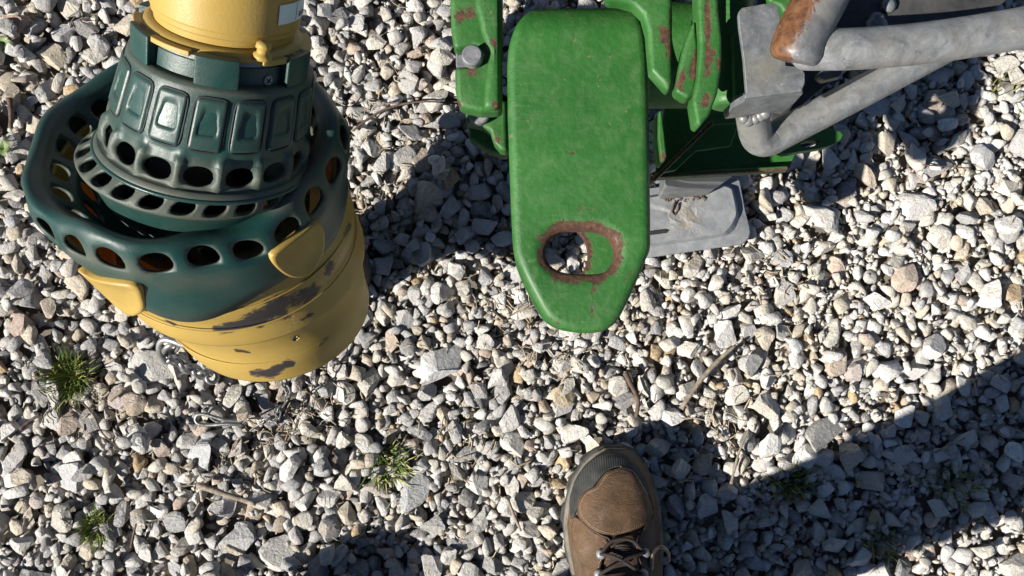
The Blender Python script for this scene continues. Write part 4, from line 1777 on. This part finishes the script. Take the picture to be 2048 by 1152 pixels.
for s in 'RL':
    BE += [('pelvis', 'hip' + s), ('hip' + s, 'knee' + s), ('knee' + s, 'shin' + s), ('shin' + s, 'ank' + s), ('chest', 'sh' + s), ('sh' + s, 'el' + s), ('el' + s, 'wr' + s), ('wr' + s, 'pal' + s)]
for s, sg in (('R', 1), ('L', -1)):
    p = J['pal' + s]
    for k, (dy, ln) in enumerate(((-0.022, 0.060), (-0.007, 0.072), (0.008, 0.076), (0.022, 0.068))):
        J[f'f{k}a{s}'] = (p[0], p[1] + dy, p[2] - 0.035, 0.0095)
        J[f'f{k}b{s}'] = (p[0] - sg * 0.008, p[1] + dy, p[2] - 0.035 - ln * 0.5, 0.0088)
        J[f'f{k}c{s}'] = (p[0] - sg * 0.024, p[1] + dy, p[2] - 0.035 - ln * 0.92, 0.0075)
        BE += [('pal' + s, f'f{k}a{s}'), (f'f{k}a{s}', f'f{k}b{s}'), (f'f{k}b{s}', f'f{k}c{s}')]
    J['t1' + s] = (p[0] - sg * 0.010, p[1] + 0.038, p[2] - 0.005, 0.011)
    J['t2' + s] = (p[0] - sg * 0.022, p[1] + 0.052, p[2] - 0.040, 0.0085)
    BE += [('pal' + s, 't1' + s), ('t1' + s, 't2' + s)]


def skin(name, joints, edges, parent, mat, grow=0.0, root='pelvis', origin=None, sub=2):
    names = [k for k in joints]
    ix = {k: i for i, k in enumerate(names)}
    me = bpy.data.meshes.new(name)
    me.from_pydata([joints[k][:3] for k in names], [(ix[a], ix[b]) for a, b in edges], [])
    me.update()
    o = link(name, me, parent, mat, False, origin)
    o.modifiers.new('skin', 'SKIN').use_smooth_shade = True
    sv = me.skin_vertices[0].data
    for k in names:
        r = joints[k][3] + grow
        sv[ix[k]].radius = (r, r)
        sv[ix[k]].use_root = (k == root)
    subsurf(o, sub)
    return o


person = skin('person', J, BE, None, M_SKIN, 0, 'pelvis', tuple(person_o), 1)
tag(person, 'person standing in brown leather hiking boots with grey rubber toe caps', 'person')
keys = ['pelvis', 'hipR', 'kneeR', 'shinR', 'ankR', 'hipL', 'kneeL', 'shinL', 'ankL']
jt = {k: J[k] for k in keys}
jt['pelvis'] = (-0.03, -0.47, 0.93, 0.135)
jt['ankR'] = (0.106, -0.352, 0.125, 0.052)
jt['ankL'] = (-0.287, -0.500, 0.125, 0.052)
skin('trousers', jt, [e for e in BE if e[0] in keys and e[1] in keys], person, M_DENIM, 0.014)
keys = ['pelvis', 'waist', 'chest', 'neck', 'shR', 'elR', 'wrR', 'shL', 'elL', 'wrL']
jt = {k: J[k] for k in keys}
jt['pelvis'] = (-0.03, -0.47, 0.94, 0.13)
jt['neck'] = (-0.03, -0.445, 1.39, 0.055)
skin('jacket', jt, [e for e in BE if e[0] in keys and e[1] in keys], person, M_JACKET, 0.02)
me = lathe_mesh('hair', Vector((-0.03, -0.42, 1.60)), (0, -0.2, 1), [(-0.03, 0.100), (0.02, 0.102), (0.06, 0.090), (0.09, 0.06), (0.102, 0.02)], 28)
link('hair', me, person, M_HAIR, True)

boot_items = []


def boot_part(name, me, parent, mat, smooth=True):
    o = link(name, me, parent, mat, smooth)
    boot_items.append(o)
    return o


# upper: grid over the length and across
NS, NTT = 60, 40
V, Fc = [], []
for i in range(NS + 1):
    s = 0.303 * (i / NS) ** 1.15
    w = WID(s) * 0.955
    for j in range(NTT + 1):
        t = math.sin(math.pi * (j / NTT - 0.5))
        x = CEN(s) + w * t
        y = TOE - s
        V.append((x, y, upper_h(x, y)))
for i in range(NS):
    for j in range(NTT):
        a = i * (NTT + 1) + j
        Fc.append((a, a + NTT + 1, a + NTT + 2, a + 1))
me = mesh('boot', V, Fc)
boot = link('boot', me, person, M_LEATHER, True)
boot['label'] = 'brown leather hiking boot with grey rubber toe cap'


def boot_band(name, z0, z1, grow, mat, wav=0.0, n=120):
    """closed band round the boot outline"""
    L = []
    for i in range(n):
        a = i / n
        # walk round: right side toe to heel, then left side back
        s = 0.303 * (0.5 - 0.5 * math.cos(2 * math.pi * a))
        sg = 1 if a < 0.5 else -1
        w = WID(s) + grow
        L.append(Vector((CEN(s) + sg * w * (1 if 0.002 < s < 0.301 else 0.9), TOE - s + (grow if s < 0.02 else 0) - (grow if s > 0.28 else 0), 0)))
    V, Fc = [], []
    for f, z in ((0.93, z0), (1.0, z0 + 0.002), (1.0, z1 - 0.002), (0.93, z1)):
        for i, p in enumerate(L):
            c = Vector((CEN(0.15), TOE - 0.15, 0))
            e = 1 + wav * (1 if (i // 3) % 2 else -1) * (1 if z < 0.02 else 0)
            s_ = TOE - p.y
            cc = Vector((CEN(min(max(s_, 0), .303)), p.y, 0))
            q = cc + (p - cc) * (f * e)
            q.y = p.y + (c.y - p.y) * (1 - f) * 0.25
            V.append((q.x, q.y, z + GZ))
    for r in range(3):
        for i in range(n):
            k = (i + 1) % n
            Fc.append((r * n + i, r * n + k, (r + 1) * n + k, (r + 1) * n + i))
    Fc.append(tuple(range(n)))
    Fc.append(tuple(3 * n + i for i in range(n))[::-1])
    me = mesh(name, V, Fc)
    bm = bmesh.new()
    bm.from_mesh(me)
    return boot_part(name, bm_mesh(name, bm), boot, mat, False)


boot_band('sole', 0.000, 0.024, 0.0022, M_SOLE, 0.03)
boot_band('welt', 0.0235, 0.0345, 0.0012, M_WELT)


def boot_patch(name, A, B, mat, off=0.0022, n=40, m=12, smooth_n=4):
    """panel between two pixel curves, laid on the upper"""
    a = resample(smooth_open(A, smooth_n), n)
    b = resample(smooth_open(B, smooth_n), n)
    V, Fc = [], []
    for r in range(m + 1):
        f = r / m
        e = off
        for i in range(n):
            q = a[i] + (b[i] - a[i]) * f
            V.append(lift_boot(q[0], q[1], e))
    for r in range(m):
        for i in range(n - 1):
            k = r * n + i
            Fc.append((k, k + 1, k + n + 1, k + n))
    o = boot_part(name, mesh(name, V, Fc), boot, mat)
    solid(o, 0.0026, 0.0)
    return o


boot_patch('toe_cap', [(1143, 1038), (1141, 1000), (1152, 962), (1172, 932), (1195, 914), (1222, 906), (1250, 912), (1274, 932), (1291, 962), (1302, 1000), (1306, 1020)],
           [(1148, 1034), (1160, 1000), (1168, 984), (1186, 974), (1200, 956), (1218, 940), (1243, 935), (1264, 945), (1282, 970), (1297, 992), (1304, 1016)], M_TOECAP)
boot_patch('vamp', [(1240, 937), (1212, 946), (1192, 972), (1168, 984), (1156, 1008), (1158, 1030), (1174, 1050), (1200, 1066), (1228, 1071)],
           [(1240, 937), (1264, 947), (1282, 972), (1296, 994), (1303, 1018), (1302, 1034), (1288, 1050), (1262, 1062), (1228, 1071)], M_LEATHER, 0.0034)
boot_patch('quarter', [(1150, 1032), (1144, 1060), (1150, 1095), (1164, 1130), (1182, 1172), (1194, 1200)], [(1168, 1044), (1190, 1066), (1210, 1074), (1219, 1092), (1202, 1130), (1206, 1200)], M_LEATHER, 0.0030)
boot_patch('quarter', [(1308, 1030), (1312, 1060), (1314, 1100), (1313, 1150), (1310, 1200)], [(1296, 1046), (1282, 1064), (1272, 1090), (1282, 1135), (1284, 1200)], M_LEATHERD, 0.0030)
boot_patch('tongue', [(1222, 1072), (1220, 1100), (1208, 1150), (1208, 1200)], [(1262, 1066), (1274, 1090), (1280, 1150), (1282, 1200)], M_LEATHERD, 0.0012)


def boot_tube(name, pts, r, mat, lift=0.004, sm=6):
    cl = smooth_open([lift_boot(a, b, lift + c) for a, b, c in pts], sm)
    return boot_part(name, tube_mesh(name, cl, r, 8), boot, mat)


# ridged pad between the eyelets
for k in range(7):
    y = 1090 + k * 5
    hw = 19 - abs(k - 3) * 1.6
    boot_tube('tongue_rib', [(1246 - hw, y + 2, 0.001), (1246, y, 0.003), (1246 + hw, y + 2, 0.001)], 0.0013, M_LACE, 0.002, 3)
# seams
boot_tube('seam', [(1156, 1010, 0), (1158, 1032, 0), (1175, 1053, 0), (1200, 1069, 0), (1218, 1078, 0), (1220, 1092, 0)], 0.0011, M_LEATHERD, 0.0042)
boot_tube('seam', [(1240, 934, 0), (1266, 945, 0), (1284, 972, 0), (1295, 990, 0)], 0.0010, M_LACETAN, 0.0036)
# stitching
def stitches(pts, lift, n):
    q = resample(smooth_open(pts, 6), n * 2)
    V, Fc = [], []
    for k in range(n):
        a, b = lift_boot(*q[2 * k], lift), lift_boot(*q[2 * k + 1], lift)
        d = (b - a).normalized()
        s_ = d.cross(Vector((0, 0, 1))).normalized() * 0.00045
        u = Vector((0, 0, 0.0005))
        i = len(V)
        V.extend([a - s_, a + s_, a + u, b - s_, b + s_, b + u])
        Fc.extend([(i, i + 3, i + 5, i + 2), (i + 1, i + 2, i + 5, i + 4), (i, i + 2, i + 1), (i + 3, i + 4, i + 5)])
    o = boot_part('stitching', mesh('stitching', V, Fc), boot, M_LACETAN, False)
    o['kind'] = 'stuff'


stitches([(1236, 942), (1214, 951), (1196, 976), (1172, 989), (1161, 1010), (1163, 1029), (1178, 1047), (1202, 1061), (1228, 1066), (1260, 1058), (1286, 1046)], 0.0050, 60)
stitches([(1208, 1080), (1214, 1094), (1198, 1130), (1201, 1160)], 0.0046, 18)
# eyelets
for a, b in ((1202, 1108), (1198, 1148), (1290, 1106), (1286, 1148)):
    c = lift_boot(a, b, 0.003)
    up_ = (lift_boot(a, b, 0.02) - c).normalized()
    me = lathe_mesh('eyelet', c, (0, 0.1, 1), [(-0.002, 0.0052), (0.002, 0.0052), (0.0045, 0.0044), (0.0055, 0.0026)], 16)
    boot_part('eyelet', me, boot, M_BOLT)
for pts in ([(1200, 1108, .004), (1225, 1112, .006), (1252, 1126, .007), (1284, 1148, .005)], [(1288, 1106, .004), (1262, 1114, .006), (1232, 1130, .007), (1200, 1148, .005)],
            [(1198, 1150, .004), (1236, 1160, .007), (1284, 1186, .005)], [(1286, 1150, .004), (1250, 1160, .007), (1204, 1186, .005)], [(1202, 1106, .003), (1226, 1082, .004), (1262, 1080, .004), (1288, 1104, .003)]):
    boot_tube('lace', pts, 0.0019, M_LACE)
lp = [(1302, 1140, .000), (1305, 1110, .006), (1312, 1096, .012), (1326, 1095, .016)]
cl = [lift_boot(a, b, 0.003 + c) for a, b, c in lp[:2]] + [P(1313, 1097, 0.075), P(1326, 1095, 0.072), P(1336, 1106, 0.060), P(1337, 1122, 0.046)]
boot_part('lace_end', tube_mesh('lace_end', smooth_open(cl, 5), 0.0021, 8), boot, M_LACETAN)

# the other boot, just out of the picture, mirrored
b2 = boot.copy()
COL.objects.link(b2)
b2.parent = person
b2.scale = (-1, 1, 1)
b2.location = (-0.282 + 0.0985 + 2 * person_o.x, -0.140, 0)
# heel down, toe lifted to lengthen the shadow this unseen boot casts
hl = Vector((0, TOE - 0.290 - person_o.y, 0))
b2.matrix_local = Matrix.Translation(b2.location) @ Matrix.Translation(hl) @ Matrix.Rotation(math.radians(11), 4, 'X') @ Matrix.Translation(-hl) @ Matrix.Diagonal((-1, 1, 1, 1))
for it in boot_items:
    c = it.copy()
    COL.objects.link(c)
    c.parent = b2
    c.scale = (1, 1, 1)

# ------------------------------------------------------------------ chain, hook and spring clip
chain = thing('safety_chain', P(352, 720, 0.05), 'steel safety chain with open hook hanging from the yellow bell', 'chain')
hook = [(300, 1), ]
pts = [(382, 672, .165), (380, 684, .160), (368, 690, .156), (352, 684, .152), (334, 679, .150), (322, 683, .146), (318, 696, .140), (322, 712, .132), (332, 724, .126), (342, 718, .126)]
link('hook', tube_mesh('hook', smooth_open([P(*q) for q in pts], 5), 0.0031, 10), chain, M_CHAIN, True)


def chain_link(a, b, r, wid, roll, parent, mat=None):
    a, b = Vector(a), Vector(b)
    d = b - a
    ln = d.length
    t = d.normalized()
    s = t.orthogonal().normalized()
    s = (s * math.cos(roll) + t.cross(s) * math.sin(roll))
    c = (a + b) / 2
    pts = []
    for k in range(29):
        u = 2 * math.pi * k / 28
        x = math.cos(u)
        pts.append(c + t * (math.copysign(abs(x) ** 0.7, x) * ln * 0.62) + s * (math.sin(u) * wid))
    link('link', tube_mesh('link', pts, r, 8, False), parent, mat or M_CHAIN, True)


path = [(346, 690, .142), (338, 706, .125), (350, 715, .105), (362, 726, .085), (374, 735, .066), (388, 741, .048), (402, 746, .032), (416, 751, .018), (432, 756, .012)]
pw = [P(*q) for q in path]
for k in range(len(pw) - 1):
    chain_link(pw[k], pw[k + 1], 0.0026, 0.0066, 0.4 + (k % 2) * math.pi / 2, chain)

clipc = thing('spring_clip', P(480, 835, 0.02), 'bent wire spring clip on thin chain lying on the gravel', 'clip')


def gz(px, py, up=0.0):
    q = P(px, py, 0.0)
    return P(px, py, max(ground_z(q.x, q.y), 0.0) * 0.5 + 0.009 + up)


pts = [(488, 850, .004), (455, 848, .005), (420, 850, .006), (398, 848, .006), (391, 838, .007), (397, 829, .008), (415, 830, .007), (450, 840, .006), (486, 842, .005)]
link('wire', tube_mesh('wire', smooth_open([gz(*q) for q in pts], 5), 0.0022, 8), clipc, M_WIRE, True)
pts = [(486, 846, .006), (498, 838, .009), (520, 836, .008), (528, 843, .006), (512, 852, .005), (500, 862, .004)]
link('ring', tube_mesh('ring', smooth_open([gz(*q) for q in pts], 5), 0.0012, 8), clipc, M_WIRE, True)
path = [(526, 842), (541, 838), (555, 836), (558, 822), (566, 812), (575, 800), (577, 786), (572, 772), (566, 760)]
for k in range(len(path) - 1):
    chain_link(gz(*path[k], 0.006 + 0.004 * k * (k > 4)), gz(*path[k + 1], 0.006 + 0.004 * (k + 1) * (k > 3)), 0.0010, 0.0034, 0.3 + (k % 2) * 1.4, clipc, M_WIRE)

# ------------------------------------------------------------------ twigs, grass, leaves, straw
TW = [([(1362, 818), (1398, 765), (1436, 722), (1472, 690)], 0.0030, M_TWIG, 'long straight grey twig lying on sunny gravel'),
      ([(1462, 968), (1478, 905), (1498, 858)], 0.0017, M_TWIG, 'thin pale twig near the shadow edge'),
      ([(395, 970), (440, 985), (480, 998), (510, 1008)], 0.0036, M_TWIG, 'thick pale broken twig lying flat on the gravel'),
      ([(705, 262), (745, 232), (790, 212), (850, 203), (925, 208)], 0.0016, M_TWIGD, 'long thin curved twig reaching under the green knuckle'),
      ([(18, 195), (22, 225), (21, 255)], 0.0036, M_TWIGD, 'short upright brown twig stub'),
      ([(1250, 745), (1262, 770), (1276, 800), (1272, 835)], 0.0030, M_TWIGD, 'dark curved twig above the boot toe'),
      ([(1016, 1000), (1030, 1035), (1042, 1062)], 0.0020, M_TWIG, 'short pale stalk beside a tan stone'),
      ([(165, 805), (188, 832), (206, 868), (240, 896)], 0.0011, M_TWIGD, 'thin bent stem trailing from the tall grass tuft'),
      ([(220, 800), (240, 784), (252, 776)], 0.0026, M_TWIG, 'small grey twig beside the tall grass tuft'),
      ([(745, 215), (768, 208), (800, 205)], 0.0012, M_TWIG, 'fine pale stalk beside the green neck'),
      ([(40, 860), (60, 842), (80, 828)], 0.0024, M_TWIGD, 'stubby brown twig in coarse gravel'),
      ([(262, 1095), (268, 1065), (272, 1048)], 0.0016, M_TWIGD, 'thin brown stalk by the small grass tuft'),
      ([(1870, 905), (1905, 888), (1930, 876)], 0.0016, M_TWIG, 'thin twig in the shadow of the leg'),
      ([(1845, 330), (1890, 333), (1940, 336)], 0.0009, M_TWIGD, 'hair thin dark stem on pale gravel')]
for pts, r, mt, lab in TW:
    cl = smooth_open([gz(a, b, r * 0.6 + 0.002) for a, b in pts], 6)
    n = len(cl)
    rg = np.random.default_rng(int(pts[0][0]))
    me = tube_mesh('twig', cl, [r * (1 - 0.35 * i / n) * rg.uniform(0.85, 1.15) for i in range(n)], 7)
    o = link('twig', me, None, mt, True, origin=cl[0])
    tag(o, lab, 'twig', 'dry twigs lying on the gravel')


def tuft(px, py, nb, hgt, spread, label, dry=0.15, wid=0.0011, seed=0):
    r = np.random.default_rng(seed)
    q = P(px, py, 0.0)
    base = Vector((q.x, q.y, ground_z(q.x, q.y) * 0.4 - 0.004))
    sets = {0: ([], []), 1: ([], [])}
    for k in range(nb):
        V, Fc = sets[1 if r.random() < dry else 0]
        a = r.uniform(0, 2 * math.pi)
        b0 = base + Vector((math.cos(a), math.sin(a), 0)) * (spread * 0.62 * math.sqrt(r.random()))
        a += r.normal() * 1.0
        L = hgt * r.uniform(0.45, 1.1)
        lean = r.uniform(0.05, 1.0) ** 1.4 * spread * (1.25 if r.random() < 0.12 else 0.85)
        dr = Vector((math.cos(a), math.sin(a), 0))
        sd = Vector((-math.sin(a), math.cos(a), 0))
        b = len(V)
        m = 5
        for i in range(m + 1):
            t = i / m
            p = b0 + dr * (lean * t ** 1.5) + Vector((0, 0, L * (t - 0.40 * t * t * (lean / spread))))
            w = wid * (1 - t ** 2 * 0.95) * r.uniform(0.9, 1.1)
            V.append(p - sd * w)
            V.append(p + sd * w + Vector((0, 0, 0.0003)))
        for i in range(m):
            Fc.append((b + 2 * i, b + 2 * i + 1, b + 2 * i + 3, b + 2 * i + 2))
    root = thing('grass_tuft', base, label, 'grass', 'grass tufts in the gravel')
    for k, nm, mt in ((0, 'green_blades', M_GRASS), (1, 'faded_blades', M_GRASSDRY)):
        if sets[k][0]:
            o = link(nm, mesh(nm, *sets[k]), root, mt, True)
            o['kind'] = 'stuff'


tuft(142, 752, 430, 0.030, 0.031, 'largest bright green grass tuft left of the chain', 0.25, 0.0008, 1)
tuft(772, 930, 150, 0.020, 0.030, 'loose yellowish grass tuft between bell and boot', 0.40, 0.0011, 2)
tuft(195, 1052, 260, 0.020, 0.022, 'small dense grass tuft in coarse gravel', 0.25, 0.0008, 3)
tuft(1583, 968, 60, 0.032, 0.026, 'dark grass tuft at the edge of the leg shadow', 0.2, 0.0016, 4)
tuft(1762, 1088, 60, 0.028, 0.024, 'faded grass tuft in the leg shadow', 0.5, 0.0010, 5)
tuft(1905, 968, 70, 0.022, 0.034, 'low thin grass patch in the leg shadow', 0.5, 0.0010, 6)
tuft(2010, 185, 16, 0.030, 0.028, 'sparse dry grass wisp in pale gravel', 0.9, 0.0006, 7)
tuft(1655, 345, 10, 0.020, 0.022, 'few dry blades at the rim of the hitch shadow', 0.9, 0.0005, 8)


def leaf_plant(px, py, label, seed):
    r = np.random.default_rng(seed)
    q = P(px, py, 0.0)
    base = Vector((q.x, q.y, ground_z(q.x, q.y) + 0.001))
    root = thing('seedling', base, label, 'plant', 'leafy seedlings in the gravel')
    for k in range(5):
        a = k * 1.26 + r.uniform(-.3, .3)
        L, W = r.uniform(0.008, 0.013), r.uniform(0.0035, 0.005)
        d = Vector((math.cos(a), math.sin(a), 0))
        s = Vector((-d.y, d.x, 0))
        V = [base + Vector((0, 0, 0.004))]
        for t in (0.25, 0.5, 0.75):
            w = W * math.sin(math.pi * (t * 0.85 + 0.08))
            for e in (-1, 0, 1):
                V.append(base + d * L * t + s * w * e + Vector((0, 0, 0.004 + 0.004 * math.sin(t * 2.4) + 0.001 * abs(e))))
        V.append(base + d * L + Vector((0, 0, 0.005)))
        Fc = [(0, 1, 2), (0, 2, 3), (1, 4, 5, 2), (2, 5, 6, 3), (4, 7, 8, 5), (5, 8, 9, 6), (7, 10, 8), (8, 10, 9)]
        link('leaf', mesh('leaf', V, Fc), root, M_LEAF, True)


leaf_plant(16, 92, 'pale green seedling with narrow leaves', 1)
leaf_plant(20, 300, 'small broad leafed seedling', 2)

# straw, bark crumbs and bits lying between the stones
rg = np.random.default_rng(21)
V, Fc = [], []
clusters = [(760, 250, 120, 130), (740, 420, 60, 80), (1000, 620, 70, 40), (640, 800, 60, 40), (1430, 870, 60, 60), (420, 930, 120, 60), (1120, 720, 120, 40), (560, 860, 60, 40), (930, 900, 90, 60), (140, 800, 90, 60), (1560, 560, 120, 80)]
for k in range(900):
    if rg.random() < 0.62:
        c = clusters[rg.integers(len(clusters))]
        px, py = rg.normal(c[0], c[2] * 0.6), rg.normal(c[1], c[3] * 0.6)
    else:
        px, py = rg.uniform(-60, 2100), rg.uniform(-60, 1200)
    q = P(px, py, 0.0)
    z = ground_z(q.x, q.y)
    L, w = rg.uniform(0.004, 0.020), rg.uniform(0.00035, 0.0010)
    a = rg.uniform(0, math.pi)
    d = Vector((math.cos(a), math.sin(a), rg.normal() * 0.25)).normalized()
    s = d.cross(Vector((0, 0, 1))).normalized() * w
    t = Vector((0, 0, w))
    c0 = Vector((q.x, q.y, z + 0.0012))
    b = len(V)
    bend = s.normalized() * rg.normal() * L * 0.12
    for f, off in ((-0.5, 0), (0, 1), (0.5, 0)):
        for e in (-s, t, s):
            V.append(c0 + d * (L * f) + bend * off + e)
    for i in range(2):
        for j in range(3):
            k2 = (j + 1) % 3
            Fc.append((b + i * 3 + j, b + i * 3 + k2, b + i * 3 + 3 + k2, b + i * 3 + 3 + j))
deb = link('straw_litter', mesh('straw_litter', V, Fc), ground, M_STRAW)
deb['kind'] = 'stuff'
deb['label'] = 'dry straw and bark bits scattered between the stones'
